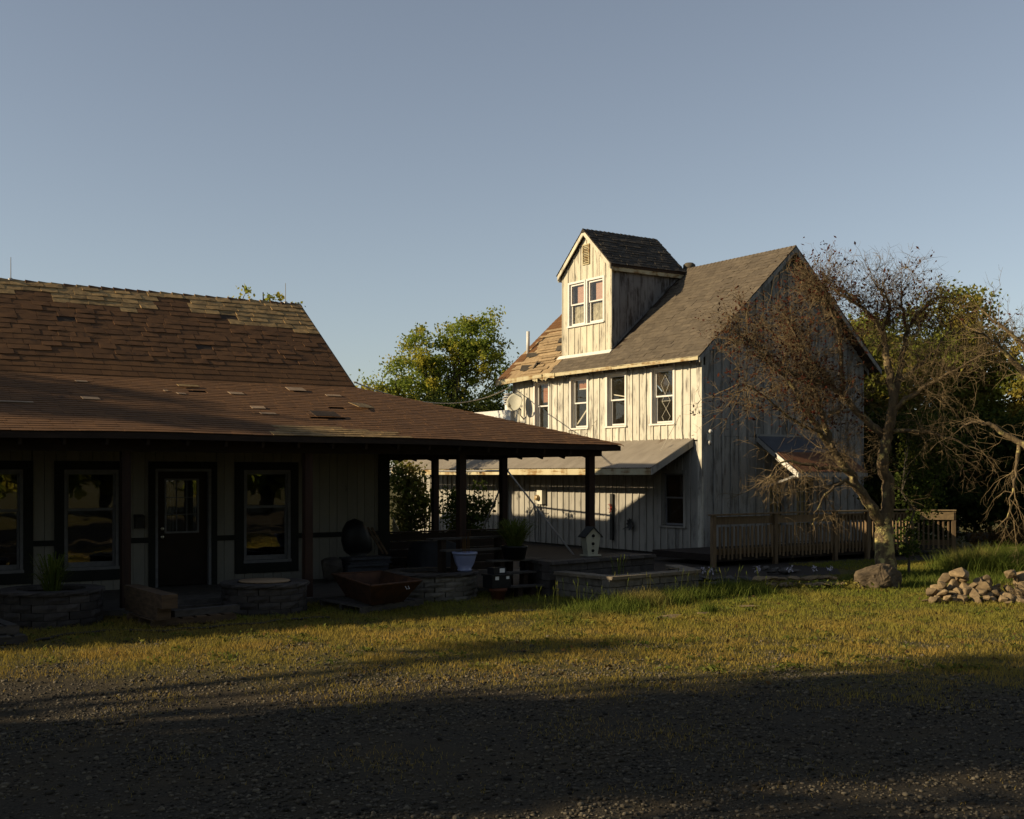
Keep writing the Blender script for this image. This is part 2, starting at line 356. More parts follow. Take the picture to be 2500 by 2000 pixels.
def np_mesh(name, V, F, m, parent=None, smooth=False, origin=(0, 0, 0)):
    """V (n,3) float, F (k,3 or 4) int -> one mesh object, fast"""
    V = np.ascontiguousarray(V, np.float32) - np.array(origin, np.float32); F = np.ascontiguousarray(F, np.int32)
    me = bpy.data.meshes.new(name); k = F.shape[1]
    me.vertices.add(len(V)); me.vertices.foreach_set('co', V.ravel())
    me.loops.add(F.size); me.loops.foreach_set('vertex_index', F.ravel())
    me.polygons.add(len(F)); me.polygons.foreach_set('loop_start', np.arange(0, F.size, k, dtype=np.int32))
    me.polygons.foreach_set('use_smooth', np.full(len(F), bool(smooth)))
    me.materials.append(MATS[m] if isinstance(m, str) else m)
    me.update(calc_edges=True); me.validate()
    return link(name, me, parent, origin)

_ub = {}
def unit_box(m):
    if m not in _ub:
        me = bpy.data.meshes.new('board'); b = MB().box(-.5, .5, -.5, .5, -.5, .5)
        me.from_pydata(b.v, [], b.f); me.materials.append(MATS[m]); me.update(); _ub[m] = me
    return _ub[m]

def bx(name, parent, x0, x1, y0, y1, z0, z1, m, rot=None, label=None):
    o = link(name, unit_box(m), parent, ((x0 + x1) / 2, (y0 + y1) / 2, (z0 + z1) / 2))
    o.scale = (abs(x1 - x0), abs(y1 - y0), abs(z1 - z0))
    if rot: o.rotation_euler = rot
    if label: o['label'] = label
    return o

class Wall:
    """wall plane: axis 'A' = plane x=const facing -x (s runs along y); 'B' = plane y=const facing -y (s along x)"""
    def __init__(s, axis, const): s.a = axis; s.c = const
    def P(s, u, d, z): return (s.c - d, u, z) if s.a == 'A' else (u, s.c - d, z)
    def bx(s, name, parent, s0, s1, d0, d1, z0, z1, m, **k):
        if s.a == 'A': return bx(name, parent, s.c - d1, s.c - d0, s0, s1, z0, z1, m, **k)
        return bx(name, parent, s0, s1, s.c - d1, s.c - d0, z0, z1, m, **k)
    def mb(s, b, s0, s1, d0, d1, z0, z1):
        if s.a == 'A': b.box(s.c - d1, s.c - d0, s0, s1, z0, z1)
        else: b.box(s0, s1, s.c - d1, s.c - d0, z0, z1)
        return b
    def slab(s, b, s0, s1, za0, za1, zb0, zb1, d0, d1):
        """piece with bottoms za0/zb0 and tops za1/zb1 at s0/s1"""
        p = [s.P(s0, d1, za0), s.P(s1, d1, zb0), s.P(s1, d0, zb0), s.P(s0, d0, za0), s.P(s0, d1, za1), s.P(s1, d1, zb1), s.P(s1, d0, zb1), s.P(s0, d0, za1)]
        if s.a == 'A': p = [p[i] for i in (1, 0, 3, 2, 5, 4, 7, 6)]
        b.hexa(p); return b

def cut(s0, s1, z0, z1, holes):
    """split strip into (sa,sb,za,zb) rectangles clear of holes (s0,s1,z0,z1)"""
    e = sorted({s0, s1} | {x for h in holes for x in h[:2] if s0 < x < s1}); r = []
    for a, b in zip(e, e[1:]):
        m_ = (a + b) / 2; iv = [(z0, z1)]
        for h in holes:
            if h[0] < m_ < h[1]:
                iv = [q for p in iv for q in ((p[0], min(p[1], h[2])), (max(p[0], h[3]), p[1])) if q[1] - q[0] > 0.01]
        r += [(a, b, p, q) for p, q in iv]
    return r

class Frame:
    """sloping roof plane: origin at eave start, s along the eave, t up the slope"""
    def __init__(f, o, s, t):
        f.o = Vector(o); f.s = Vector(s).normalized(); f.t = Vector(t).normalized(); f.n = f.s.cross(f.t).normalized()
        if f.n.z < 0: f.n = -f.n
    def P(f, a, b, h=0): return f.o + f.s * a + f.t * b + f.n * h
    def M(f):
        sx = f.s if f.s.cross(f.t).dot(f.n) > 0 else -f.s
        return Matrix((sx, f.t, f.n)).transposed()

_tabs = {}
def tab_mesh(m, var):
    if (m, var) not in _tabs:
        r = random.Random(var * 7 + 1); j = lambda a: r.uniform(-a, a)
        me = bpy.data.meshes.new('shingle')
        th = 1.0
        v = [(-.5, 0 + j(.04), .15), (0, j(.06), .15), (.5, j(.04), .15), (.5, 1.12, 0), (-.5, 1.12, 0),
             (-.5, 0 + j(.04), th + j(.3)), (0, j(.06), th + j(.35)), (.5, j(.04), th + j(.3)), (.5, 1.12, .22), (-.5, 1.12, .22)]
        me.from_pydata(v, [], [(5, 6, 7, 8, 9), (0, 4, 3, 2, 1), (0, 1, 6, 5), (1, 2, 7, 6), (2, 3, 8, 7), (4, 0, 5, 9)])
        me.materials.append(MATS[m]); me.update(); _tabs[(m, var)] = me
    return _tabs[(m, var)]

def tab_rows(L, T, exp, tab, smin=None, smax=None, jit=0.0, seed=0):
    """list of (s0,s1,t0) over a slope of length L and height T"""
    r = random.Random(seed); out_ = []; t = 0.0; k = 0
    while t < T - exp * 0.4:
        a = smin(t + exp / 2) if smin else 0.0; b = smax(t + exp / 2) if smax else L
        s = a - tab * ((k % 3) / 3.0 + r.uniform(0, .12))
        while s < b:
            e = s + tab * r.uniform(1 - jit, 1 + jit)
            if min(e, b) - max(s, a) > 0.04: out_.append((max(s, a), min(e, b), t))
            s = e
        t += exp; k += 1
    return out_

def shingles(frame, tabs, exp, th, m_obj, m_field, parent, max_obj, pick, zf=None, gap=0.006, fieldname='shingle_field'):
    """the best max_obj tabs (pick = key) as objects, the rest as one mesh"""
    tabs = sorted(tabs, key=pick); near, far = tabs[:max_obj], tabs[max_obj:]
    rot = frame.M().to_euler()
    for i, (a, b, t) in enumerate(near):
        p = frame.P((a + b) / 2, t, 0.002 + random.uniform(0, .003))
        o = link('shingle', tab_mesh(m_obj(a, b, t) if callable(m_obj) else m_obj, i % 7), parent, p)
        o.rotation_euler = (rot.x + random.uniform(-.012, .03), rot.y + random.uniform(-.012, .012), rot.z + random.uniform(-.012, .012)); o.scale = (b - a - gap * random.uniform(.5, 2), exp * random.uniform(.97, 1.04), th * random.uniform(.7, 1.9))
    if far:
        V = []; F = []
        for i, (a, b, t) in enumerate(far):
            a += gap / 2; b -= gap / 2; h = th * random.uniform(.8, 1.3); j = random.uniform(-.05, .05) * exp
            q = [frame.P(a, t + j, 0.001), frame.P(b, t + j, 0.001), frame.P(b, t + exp * 1.1, 0.001), frame.P(a, t + exp * 1.1, 0.001),
                 frame.P(a, t + j, h), frame.P(b, t + j, h), frame.P(b, t + exp * 1.1, h * .25), frame.P(a, t + exp * 1.1, h * .25)]
            if zf: q = [p + Vector((0, 0, zf(p))) for p in q]
            k = len(V); V += q
            F += [tuple(k + x for x in f) for f in ((4, 5, 6, 7), (0, 1, 5, 4), (1, 2, 6, 5), (3, 0, 4, 7))]
        o = np_mesh(fieldname, np.array([tuple(p) for p in V]), np.array(F), m_field, parent, origin=wloc(parent) if parent else (0, 0, 0))
        o['kind'] = 'stuff'

def rock_mesh(name, m, seed, n=16, flat=1.0, sub=0, rough_=0.0):
    r = np.random.default_rng(seed); bm = bmesh.new()
    p = r.normal(size=(n, 3)); p /= np.linalg.norm(p, axis=1)[:, None]; p *= r.uniform(.78, 1.0, (n, 1)); p[:, 2] *= flat
    for q in p: bm.verts.new(q)
    res = bmesh.ops.convex_hull(bm, input=bm.verts)
    bmesh.ops.delete(bm, geom=[g for g in res['geom_interior'] if isinstance(g, bmesh.types.BMVert)], context='VERTS')
    if sub == 1:
        bmesh.ops.subdivide_edges(bm, edges=bm.edges[:], cuts=1, use_grid_fill=True)
        bmesh.ops.smooth_vert(bm, verts=bm.verts, factor=0.3, use_axis_x=True, use_axis_y=True, use_axis_z=True)
        for v in bm.verts: v.co *= 1 + .05 * mnoise.noise(v.co * 3.1 + Vector((seed, 0, 0)))
    elif sub:
        bmesh.ops.subdivide_edges(bm, edges=bm.edges[:], cuts=sub, use_grid_fill=True)
        for _ in range(2): bmesh.ops.smooth_vert(bm, verts=bm.verts, factor=0.35, use_axis_x=True, use_axis_y=True, use_axis_z=True)
        if rough_:
            for v in bm.verts:
                k = mnoise.fractal(v.co * 2.2 + Vector((seed, 0, 0)), 1.0, 2.0, 5); v.co *= 1 + rough_ * k
    bmesh.ops.recalc_face_normals(bm, faces=bm.faces)
    me = bpy.data.meshes.new(name); bm.to_mesh(me); bm.free(); me.materials.append(MATS[m]); me.update()
    return me
# ================================================================== ground
def ground():
    # finer near the yard, one sheet out to the horizon
    c = np.unique(np.concatenate([np.linspace(-700, -60, 10), np.linspace(-60, 80, 71), np.linspace(80, 900, 10)]))
    X, Y = np.meshgrid(c, c, indexing='ij'); n = len(c)
    V = np.stack([X.ravel(), Y.ravel(), np.zeros(n * n)], 1)
    i, j = np.meshgrid(np.arange(n - 1), np.arange(n - 1), indexing='ij'); k = (i * n + j).ravel()
    F = np.stack([k, k + n, k + n + 1, k + 1], 1)
    m = bpy.data.materials.new('ground_mix'); m.use_nodes = True; MATS['ground_mix'] = m
    nd = m.node_tree.nodes; l = m.node_tree.links; b = nd['Principled BSDF']
    b.inputs['Roughness'].default_value = 0.95; b.inputs['Specular IOR Level'].default_value = 0.1
    g = nd.new('ShaderNodeNewGeometry')
    def noise(sc, det=6, ro=.6):
        t = nd.new('ShaderNodeTexNoise'); t.inputs['Scale'].default_value = sc; t.inputs['Detail'].default_value = det; t.inputs['Roughness'].default_value = ro
        l.new(g.outputs['Position'], t.inputs['Vector']); return t.outputs['Fac']
    def ramp(f, *st):
        r = nd.new('ShaderNodeValToRGB')
        while len(r.color_ramp.elements) < len(st): r.color_ramp.elements.new(.5)
        for e, (p, c_) in zip(r.color_ramp.elements, st): e.position = p; e.color = (*c_, 1)
        l.new(f, r.inputs[0]); return r.outputs[0]
    def mix(f, a, c_):
        x = nd.new('ShaderNodeMix'); x.data_type = 'RGBA'; l.new(f, x.inputs[0]); l.new(a, x.inputs[6]); l.new(c_, x.inputs[7]); return x.outputs[2]
    gravel = ramp(noise(38, 3, .7), (.30, (.018, .015, .011)), (.52, (.045, .038, .027)), (.72, (.085, .071, .050)))
    dirt = ramp(noise(6), (.3, (.038, .030, .019)), (.7, (.068, .053, .032)))
    lawn = ramp(noise(3.5, 8, .7), (.35, (.050, .052, .015)), (.55, (.095, .078, .026)), (.7, (.155, .112, .046)))
    # lawn begins beyond the line y = 15.2 - 0.78 x (gravel yard in front of it)
    sp = nd.new('ShaderNodeSeparateXYZ'); l.new(g.outputs['Position'], sp.inputs[0])
    ma = nd.new('ShaderNodeMath'); ma.operation = 'MULTIPLY_ADD'; l.new(sp.outputs[0], ma.inputs[0]); ma.inputs[1].default_value = 0.78; l.new(sp.outputs[1], ma.inputs[2])
    n1 = nd.new('ShaderNodeMath'); n1.operation = 'MULTIPLY_ADD'; l.new(noise(.55, 5), n1.inputs[0]); n1.inputs[1].default_value = 3.2; l.new(ma.outputs[0], n1.inputs[2])
    mr = nd.new('ShaderNodeMapRange'); mr.inputs[1].default_value = 16.2; mr.inputs[2].default_value = 18.6; l.new(n1.outputs[0], mr.inputs[0])
    mr2 = nd.new('ShaderNodeMapRange'); mr2.inputs[1].default_value = 1.0; mr2.inputs[2].default_value = -2.0; l.new(ma.outputs[0], mr2.inputs[0])
    mxx = nd.new('ShaderNodeMath'); mxx.operation = 'MAXIMUM'; l.new(mr.outputs[0], mxx.inputs[0]); l.new(mr2.outputs[0], mxx.inputs[1])
    c1 = mix(ramp(noise(1.3), (.42, (0, 0, 0)), (.62, (1, 1, 1))), gravel, dirt)
    l.new(mix(mxx.outputs[0], c1, lawn), b.inputs['Base Color'])
    bp = nd.new('ShaderNodeBump'); bp.inputs['Strength'].default_value = .8; bp.inputs['Distance'].default_value = .03
    l.new(noise(30, 4, .7), bp.inputs['Height']); l.new(bp.outputs[0], b.inputs['Normal'])
    o = np_mesh('ground', V, F, m); o['kind'] = 'structure'
ground()
bedp = MB().add([(14.35, 18.6, .004), (15.2, 17.1, .004), (16.4, 16.5, .004), (17.6, 15.9, .004), (19.2, 16.6, .004), (21.0, 18.4, .004), (27.6, 19.6, .004), (28.5, 22.7, .004), (20.9, 22.7, .004), (20.9, 38, .004), (14.35, 38, .004)], [tuple(range(11))])
bedp.build('planting_bed', 'soil')['kind'] = 'structure'

# ================================================================== low building with the wraparound porch
lowb = thing('low_building', 'long low brown-shingled building with a wraparound porch on the left', 'building', (5, 21.5, 0))
WL = Wall('B', 21.5)
wins = [dict(t=(3.16, 4.40), f=(3.34, 4.24)), dict(t=(4.75, 5.97), f=(4.91, 5.84)), dict(t=(7.99, 9.26), f=(8.16, 9.10))]
DOOR = dict(t=(6.37, 7.64), f=(6.49, 7.53))
holesL = [(d['t'][0], d['t'][1], 0.30, 2.38) for d in wins] + [(6.37, 7.64, 0.0, 2.38)]
coreholes = [(d['f'][0], d['f'][1], 0.50, 2.23) for d in wins] + [(6.49, 7.53, 0.0, 2.25)]
core = MB()
for a, b, z0, z1 in cut(-4, 11.2, 0.0, 3.7, coreholes): WL.mb(core, a, b, -0.16, -0.03, z0, z1)
core.box(11.04, 11.2, 21.66, 27.4, 0, 3.5); core.box(-4, 11.2, 27.24, 27.4, 0, 3.5); core.box(-4.15, -4, 21.5, 27.4, 0, 3.7)
core.box(10.30, 10.44, 21.9, 27.2, 3.4, 3.9)
wl = core.build('wall', 'core_dark', lowb)
x = -4.0; k = 0
while x < 11.0:
    wd = (0.20, 0.155, 0.22)[k % 3] * random.uniform(.92, 1.08); e = min(x + wd, 11.0)
    for a, b, z0, z1 in cut(x + .004, e - .004, 0.08, 3.0, holesL):
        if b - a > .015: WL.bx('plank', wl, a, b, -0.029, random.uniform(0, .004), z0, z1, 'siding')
    x = e; k += 1
WL.bx('corner_board', lowb, 11.0, 11.24, -0.02, 0.035, 0.08, 2.9, 'dark_trim')
for a, b in ((-4, 3.16), (4.40, 4.75), (5.97, 6.37), (7.64, 7.99), (9.26, 11.0)):
    WL.bx('belt_rail', lowb, a, b, 0.006, 0.03, 0.915, 1.01, 'dark_trim')

def front_window(d):
    (t0, t1), (f0, f1) = d['t'], d['f']; z0, z1, zm = 0.50, 2.23, 1.53
    wn = MB()
    WL.mb(wn, t0, f0, -.02, .03, .28, 2.38); WL.mb(wn, f1, t1, -.02, .03, .28, 2.38)
    WL.mb(wn, f0, f1, -.02, .028, z1, 2.38); WL.mb(wn, f0, f1, -.02, .028, .28, z0)
    wo = wn.build('window', 'dark_trim', lowb)
    fr = MB()
    WL.mb(fr, f0, f0 + .05, -.14, .022, z0, z1); WL.mb(fr, f1 - .05, f1, -.14, .022, z0, z1)
    WL.mb(fr, f0 + .05, f1 - .05, -.14, .020, z1 - .05, z1)
    fr.build('frame', 'sash_grey', wo)
    WL.bx('sill', wo, f0 - .01, f1 + .01, -.14, .045, z0 - .03, z0 + .025, 'sash_grey')
    g0, g1 = f0 + .05, f1 - .05
    us = MB(); lsb = MB()
    for b_, za, zb, d0, d1 in ((us, zm - .02, z1 - .05, -.055, -.025), (lsb, z0 + .025, zm + .015, -.095, -.065)):
        WL.mb(b_, g0, g0 + .035, d0, d1, za, zb); WL.mb(b_, g1 - .035, g1, d0, d1, za, zb)
        WL.mb(b_, g0 + .035, g1 - .035, d0, d1, za, za + (.045 if b_ is us else .085)); WL.mb(b_, g0 + .035, g1 - .035, d0, d1, zb - .035, zb)
    us.build('upper_sash', 'sash_grey', wo); lsb.build('lower_sash', 'sash_grey', wo)
    WL.bx('pane', wo, g0 + .03, g1 - .03, -.043, -.039, zm + .02, z1 - .08, 'glass_front')
    WL.bx('pane', wo, g0 + .03, g1 - .03, -.083, -.079, z0 + .10, zm - .01, 'glass_front')
for d in wins: front_window(d)

def front_door():
    d = MB(); (t0, t1), (f0, f1) = DOOR['t'], DOOR['f']
    WL.mb(d, t0, f0, -.02, .03, .08, 2.38); WL.mb(d, f1, t1, -.02, .03, .08, 2.38); WL.mb(d, f0, f1, -.02, .028, 2.25, 2.38)
    do = d.build('door', 'dark_trim', lowb)
    fr = MB(); WL.mb(fr, f0, f0 + .05, -.14, .024, .10, 2.25); WL.mb(fr, f1 - .05, f1, -.14, .024, .10, 2.25); WL.mb(fr, f0 + .05, f1 - .05, -.14, .022, 2.20, 2.25)
    fr.build('frame', 'sash_grey', do)
    s0, s1, z0, z1 = f0 + .055, f1 - .055, .12, 2.195
    gx0, gx1, gz0, gz1 = 6.70, 7.30, 1.09, 2.05
    sl = MB()
    for a, b, p, q in cut(s0, s1, z0, z1, [(gx0, gx1, gz0, gz1)]): WL.mb(sl, a, b, -.10, -.055, p, q)
    so = sl.build('slab', 'door_brown', do)
    mu = MB()
    WL.mb(mu, gx0 - .02, gx0 + .015, -.06, -.045, gz0 - .02, gz1 + .02); WL.mb(mu, gx1 - .015, gx1 + .02, -.06, -.045, gz0 - .02, gz1 + .02)
    WL.mb(mu, gx0 + .015, gx1 - .015, -.06, -.046, gz0 - .02, gz0 + .015); WL.mb(mu, gx0 + .015, gx1 - .015, -.06, -.046, gz1 - .015, gz1 + .02)
    w3 = (gx1 - gx0 - .03) / 3; h3 = (gz1 - gz0 - .03) / 3
    for i in (1, 2):
        WL.mb(mu, gx0 + .015 + w3 * i - .007, gx0 + .015 + w3 * i + .007, -.064, -.047, gz0 + .015, gz1 - .015)
    for i in (1, 2):
        for j in range(3):
            WL.mb(mu, gx0 + .024 + w3 * j, gx0 + .006 + w3 * (j + 1), -.064, -.048, gz0 + .015 + h3 * i - .007, gz0 + .015 + h3 * i + .007)
    mu.build('muntin', 'sash_grey', do)
    for i in range(3):
        for j in range(3):
            a = gx0 + .015 + w3 * i; z = gz0 + .015 + h3 * j
            WL.bx('pane', do, a, a + w3, -.074, -.070, z, z + h3, 'glass_front')
    cu = MB()
    for a, b in ((gx0 - .02, gx0 + .19), (gx0 + .40, gx1 + .02)):
        for i in range(5):
            WL.mb(cu, a + (b - a) * i / 5, a + (b - a) * (i + .8) / 5, -.16 - .02 * (i % 2), -.14 - .02 * (i % 2), gz0 - .05, gz1 + .05)
    cu.build('curtain', 'curtain', do)
    for z in (1.16, 1.01):
        kb = MB(); p = WL.P(6.625, -.05, z); kb.lathe((0, 0, 0), [(.012, 0), (.012, .03), (.03, .035), (.034, .05), (.02, .062)], 12)
        kb.v = [(p[0] + a, p[1] - c_, p[2] + b_) for a, b_, c_ in kb.v]
        kb.build('knob', 'metal_bright', do, smooth=True)
front_door()

mb_ = thing('mailbox', 'small dark metal mailbox on the pale siding left of the brown door', 'mailbox', (6.19, 21.49, 1.18))
b = MB().box(6.11, 6.27, 21.39, 21.494, 1.18, 1.37); b.build('body', 'dark_paint', mb_)
b = MB(); b.prism([(6.105, 21.494, 1.372), (6.105, 21.38, 1.372), (6.105, 21.385, 1.39), (6.105, 21.494, 1.43)], (.17, 0, 0)); b.build('lid', 'dark_paint', mb_)

# porch slab, posts, beams, rafters
fl = MB().box(-4, 14.3, 18.25, 27.5, -0.2, 0.10); fl.build('porch_floor', 'rock_grey', lowb)
ZB = 2.50
for px_ in (14.07, 11.14, 8.14, 5.13, 2.10, -0.9): bx('post', lowb, px_ - .068, px_ + .068, 18.432, 18.568, .10, ZB, 'porch_wood')
for py_ in (21.60, 24.57, 27.3): bx('post', lowb, 14.002, 14.138, py_ - .068, py_ + .068, .10, ZB, 'porch_wood')
bx('beam', lowb, -4, 14.30, 18.42, 18.58, ZB, 2.69, 'dark_wood')
bx('beam', lowb, 13.98, 14.16, 18.582, 27.6, ZB, 2.69, 'dark_wood')
bx('beam', lowb, 11.21, 13.978, 21.53, 21.67, 2.46, 2.66, 'dark_wood')
zsag = lambda p: 0.075 * min(1, max(0, (14.4 - p.x) / 6.5)) ** .8 * min(1, max(0, (21.8 - p.y) / 3.8)) + .009 * math.sin(p.x * 1.3 + 1) * max(0, (21.8 - p.y) / 3.8)
x = -3.8
while x < 14.2:
    yt = 21.5 if x < 10.6 else min(21.5, 18.0 + (14.37 - x) - .05)
    if yt > 18.5:
        z0 = 2.66 + zsag(Vector((x, 18.0, 0)))
        r_ = MB().bar((x, 18.04, z0 - .085), (x, yt, z0 - .085 + (yt - 18.04) * .3105), .045, .14); r_.build('rafter', 'dark_wood', lowb)
    x += .61
y = 18.9
while y < 27.2:
    xt = max(10.8, 14.37 - (y - 18.0) + .05) if y < 21.7 else 10.8
    r_ = MB().bar((14.33, y, 2.54), (xt, y, 2.54 + (14.33 - xt) * .3105), .045, .16); r_.build('rafter', 'dark_wood', lowb)
    y += .78
# the building runs on to the left, out of the picture
xt = MB(); xt.hexa([(-14, 18.0, 2.72), (-4, 18.0, 2.74), (-4, 21.8, 3.85), (-14, 21.8, 3.85), (-14, 18.0, 2.77), (-4, 18.0, 2.79), (-4, 21.8, 3.90), (-14, 21.8, 3.90)])
xt.prism([(-14, 21.7, 3.55), (-14, 21.7, 3.86), (-14, 24.55, 5.92), (-14, 27.4, 3.86), (-14, 27.4, 3.55)], (10, 0, 0)); xt.build('roof_continuation', 'shingle_red_field', lowb)
xt = MB(); xt.box(-14, -4.16, 21.5, 27.4, 0, 3.5); xt.build('wall_continuation', 'siding', lowb)
for px_ in (-3.9, -6.9, -9.9, -12.9): bx('post', lowb, px_ - .068, px_ + .068, 18.432, 18.568, 0, ZB, 'porch_wood')
bx('beam', lowb, -14, -4.01, 18.42, 18.58, ZB, 2.69, 'dark_wood')
# lower (porch) roof: deck, then shingle courses
dk = MB(); A = [(-4, 18.0, 2.70), (14.37, 18.0, 2.70), (10.6, 21.8, 3.885), (-4, 21.8, 3.885)]
nseg = 40; vtx = []
for i in range(nseg + 1):
    for (u0, u1) in ((A[0], A[1]), (A[3], A[2])):
        p = Vector(u0).lerp(Vector(u1), i / nseg); p.z += zsag(p); vtx.append(p)
for i in range(nseg):
    q = [vtx[2 * i], vtx[2 * i + 2], vtx[2 * i + 3], vtx[2 * i + 1]]
    dk.hexa([p - Vector((0, 0, .035)) for p in q] + q)
dk.hexa([(14.37, 18.0, 2.665), (14.37, 31, 2.665), (10.6, 27.3, 3.85), (10.6, 21.8, 3.85), (14.37, 18.0, 2.70), (14.37, 31, 2.70), (10.6, 27.3, 3.885), (10.6, 21.8, 3.885)])
porch_roof = dk.build('porch_roof', 'roof_felt', lowb)
fa = MB()
for i in range(nseg):
    q0, q1 = vtx[2 * i], vtx[2 * i + 2]
    fa.hexa([(q0.x, 17.965, q0.z - .10), (q1.x, 17.965, q1.z - .10), (q1.x, 17.992, q1.z - .10), (q0.x, 17.992, q0.z - .10), (q0.x, 17.965, q0.z - .005), (q1.x, 17.965, q1.z - .005), (q1.x, 17.992, q1.z - .005), (q0.x, 17.992, q0.z - .005)])
fa.build('fascia', 'dark_wood', lowb)
bx('fascia', lowb, 14.378, 14.405, 17.965, 31, 2.60, 2.695, 'dark_wood')
FP = Frame((-4, 17.95, 2.702), (1, 0, 0), (0, 3.8, 1.185)); TP = 4.03
smaxP = lambda t: 18.40 - 3.77 * t / 3.98
pt = tab_rows(18.4, TP, .135, .32, smax=smaxP, jit=.1, seed=3)
def pale_zone(a, b, t):
    xx = (a + b) / 2 - 4; w_ = math.sin(xx * 9) * .1 + math.sin(xx * 23 + t * 9) * .05
    return 7.2 < xx + t * .9 + w_ < 9.75 and t < .62 + w_ and xx > 7.25 + t * .8
palet = [q for q in pt if pale_zone(*q)]
missing = set()
for q in pt:
    xx = (q[0] + q[1]) / 2 - 4
    if (8.55 < xx < 9.1 and 1.15 < q[2] < 1.3) or (random.random() < .004): missing.add(q)
shingles(FP, [q for q in pt if q not in missing and not pale_zone(*q)], .135, .008, 'shingle_red', 'shingle_red_field', porch_roof, 0, lambda q: q[0], zf=zsag)
shingles(FP, palet, .135, .012, 'shingle_pale', 'shingle_pale_field', porch_roof, 0, lambda q: q[0], zf=zsag, fieldname='weathered_shingle_field')
FS = Frame((14.42, 18.0, 2.702), (0, 1, 0), (-3.77, 0, 1.185))
shingles(FS, tab_rows(13, 3.98, .135, .32, smin=lambda t: 3.8 * t / 3.98, smax=lambda t: 13 - 3.7 * t / 3.98, seed=4), .135, .008, 'shingle_red', 'shingle_red_field', porch_roof, 0, lambda q: q[0])
# ridge caps along the hip
h0, h1 = Vector((14.40, 17.97, 2.715)), Vector((10.58, 21.82, 3.90))
for i in range(26):
    p = h0.lerp(h1, i / 26); d = (h1 - h0) / 26
    c_ = MB(); sd = Vector((.09, 0, -.03)); sf = Vector((0, -.09, -.03)); e = p + d * 1.15
    up = Vector((0, 0, .014))
    c_.add([p + sd + up, p + up * 1.8, p + sf + up, e + sd, e + up, e + sf, p + sd, p + sf], [(0, 1, 4, 3), (1, 2, 5, 4), (6, 1, 0), (7, 2, 1), (6, 7, 1)])
    c_.build('hip_cap', 'shingle_red', porch_roof)
# loose sheets and flaps on the lower roof
def patch(x, y, w_, h_, m, lift=.0, rz=0, name='patch'):
    z = 2.702 + (y - 17.95) * .312 + zsag(Vector((x, y, 0))) + .018
    o = bx(name, porch_roof, x - w_ / 2, x + w_ / 2, y - h_ / 2, y + h_ / 2, z - .004 + lift, z + .004 + lift, m)
    o.rotation_euler = (math.atan(.312) + lift * 2, 0, rz); return o
for x, y, w_, h_, rz in ((7.75, 20.79, .27, .15, .05), (7.76, 19.75, .24, .16, -.1), (7.78, 19.34, .28, .10, .0), (4.98, 19.98, .28, .16, .05), (9.74, 20.92, .30, .12, -.06), (6.68, 20.59, .16, .1, .2), (5.14, 21.24, .2, .1, .1), (3.77, 19.6, .5, .07, .02), (6.46, 20.77, .07, .08, 0)):
    patch(x, y, w_, h_, 'patch_grey', 0, rz)
patch(9.92, 20.05, .55, .26, 'shingle_pale', .03, .5, 'loose_shingle'); patch(8.79, 19.23, .5, .25, 'roof_felt', .05, .1, 'loose_shingle')
patch(9.11, 21.25, .35, .22, 'patch_grey', .02, .0, 'loose_shingle'); patch(6.99, 21.16, .4, .12, 'shingle_pale', .02, .1, 'loose_shingle')

# upper (main) roof
ro = MB(); ro.prism([(-4, 21.7, 3.55), (-4, 21.7, 3.845), (-4, 24.55, 5.90), (-4, 27.4, 3.845), (-4, 27.4, 3.55)], (14.6, 0, 0))
main_roof = ro.build('roof', 'roof_felt', lowb)
FM = Frame((-4, 21.66, 3.817), (1, 0, 0), (0, 2.89, 2.083)); TM = 3.55; EXM = TM / 19.0
mt = tab_rows(14.62, TM, EXM, .34, jit=.12, seed=9)
def top_rows(x):
    return 2 if x < 5.2 else 4 if x < 7.4 else 1 if x < 8.0 else 4 if x < 8.7 else 6 if x < 10.1 else 7
is_pale = lambda q: (19 - round(q[2] / EXM)) <= top_rows((q[0] + q[1]) / 2 - 4) + (1 if random.Random(int(q[0] * 97)).random() < .12 else 0)
mt2 = [q for q in mt if not (random.random() < .006) and not (not is_pale(q) and abs((q[0] + q[1]) / 2 - 4 - 9.85) < .35 and 2.5 < q[2] < 2.7)]
viewkey = lambda q: (0 if q[1] - 4 > 4.0 + .12 * q[2] else 50) + q[0] * .2 + q[2] * .3
pal = [q for q in mt2 if is_pale(q)]; red = [q for q in mt2 if not is_pale(q)]
shingles(FM, pal, EXM, .013, 'shingle_pale', 'shingle_pale_field', main_roof, 100, viewkey, fieldname='weathered_shingle_field')
shingles(FM, red, EXM, .009, 'shingle_red', 'shingle_red_field', main_roof, 200, lambda q: (0 if q[1] - 4 > 4.0 + .12 * q[2] else 50) + abs(q[2] - 1.9) + q[0] * .05)
x = -4.0
while x < 10.5:
    c_ = MB(); e = min(x + .26, 10.62); r = random.uniform(.004, .016)
    c_.add([(x, 24.41, 5.80), (x, 24.55, 5.925 + r), (x, 24.69, 5.80), (e + .03, 24.41, 5.79), (e + .03, 24.55, 5.91), (e + .03, 24.69, 5.79), (x, 24.41, 5.78), (x, 24.69, 5.78)], [(0, 3, 4, 1), (1, 4, 5, 2), (0, 1, 2, 7, 6)])
    c_.build('ridge_cap', 'shingle_red' if random.random() < .6 else 'shingle_pale', main_roof); x += .24
rw = MB(); rw.prism([(4.0, 24.7, 3.4), (4.0, 24.7, 5.72), (4.0, 27.9, 5.80), (4.0, 30.5, 4.62), (4.0, 30.5, 3.4)], (6.55, 0, 0)); rw.build('unseen_rear_wing', 'shingle_red_field', lowb)  # unseen wing, added and shaped to cast the slanting shadow on the farmhouse wall
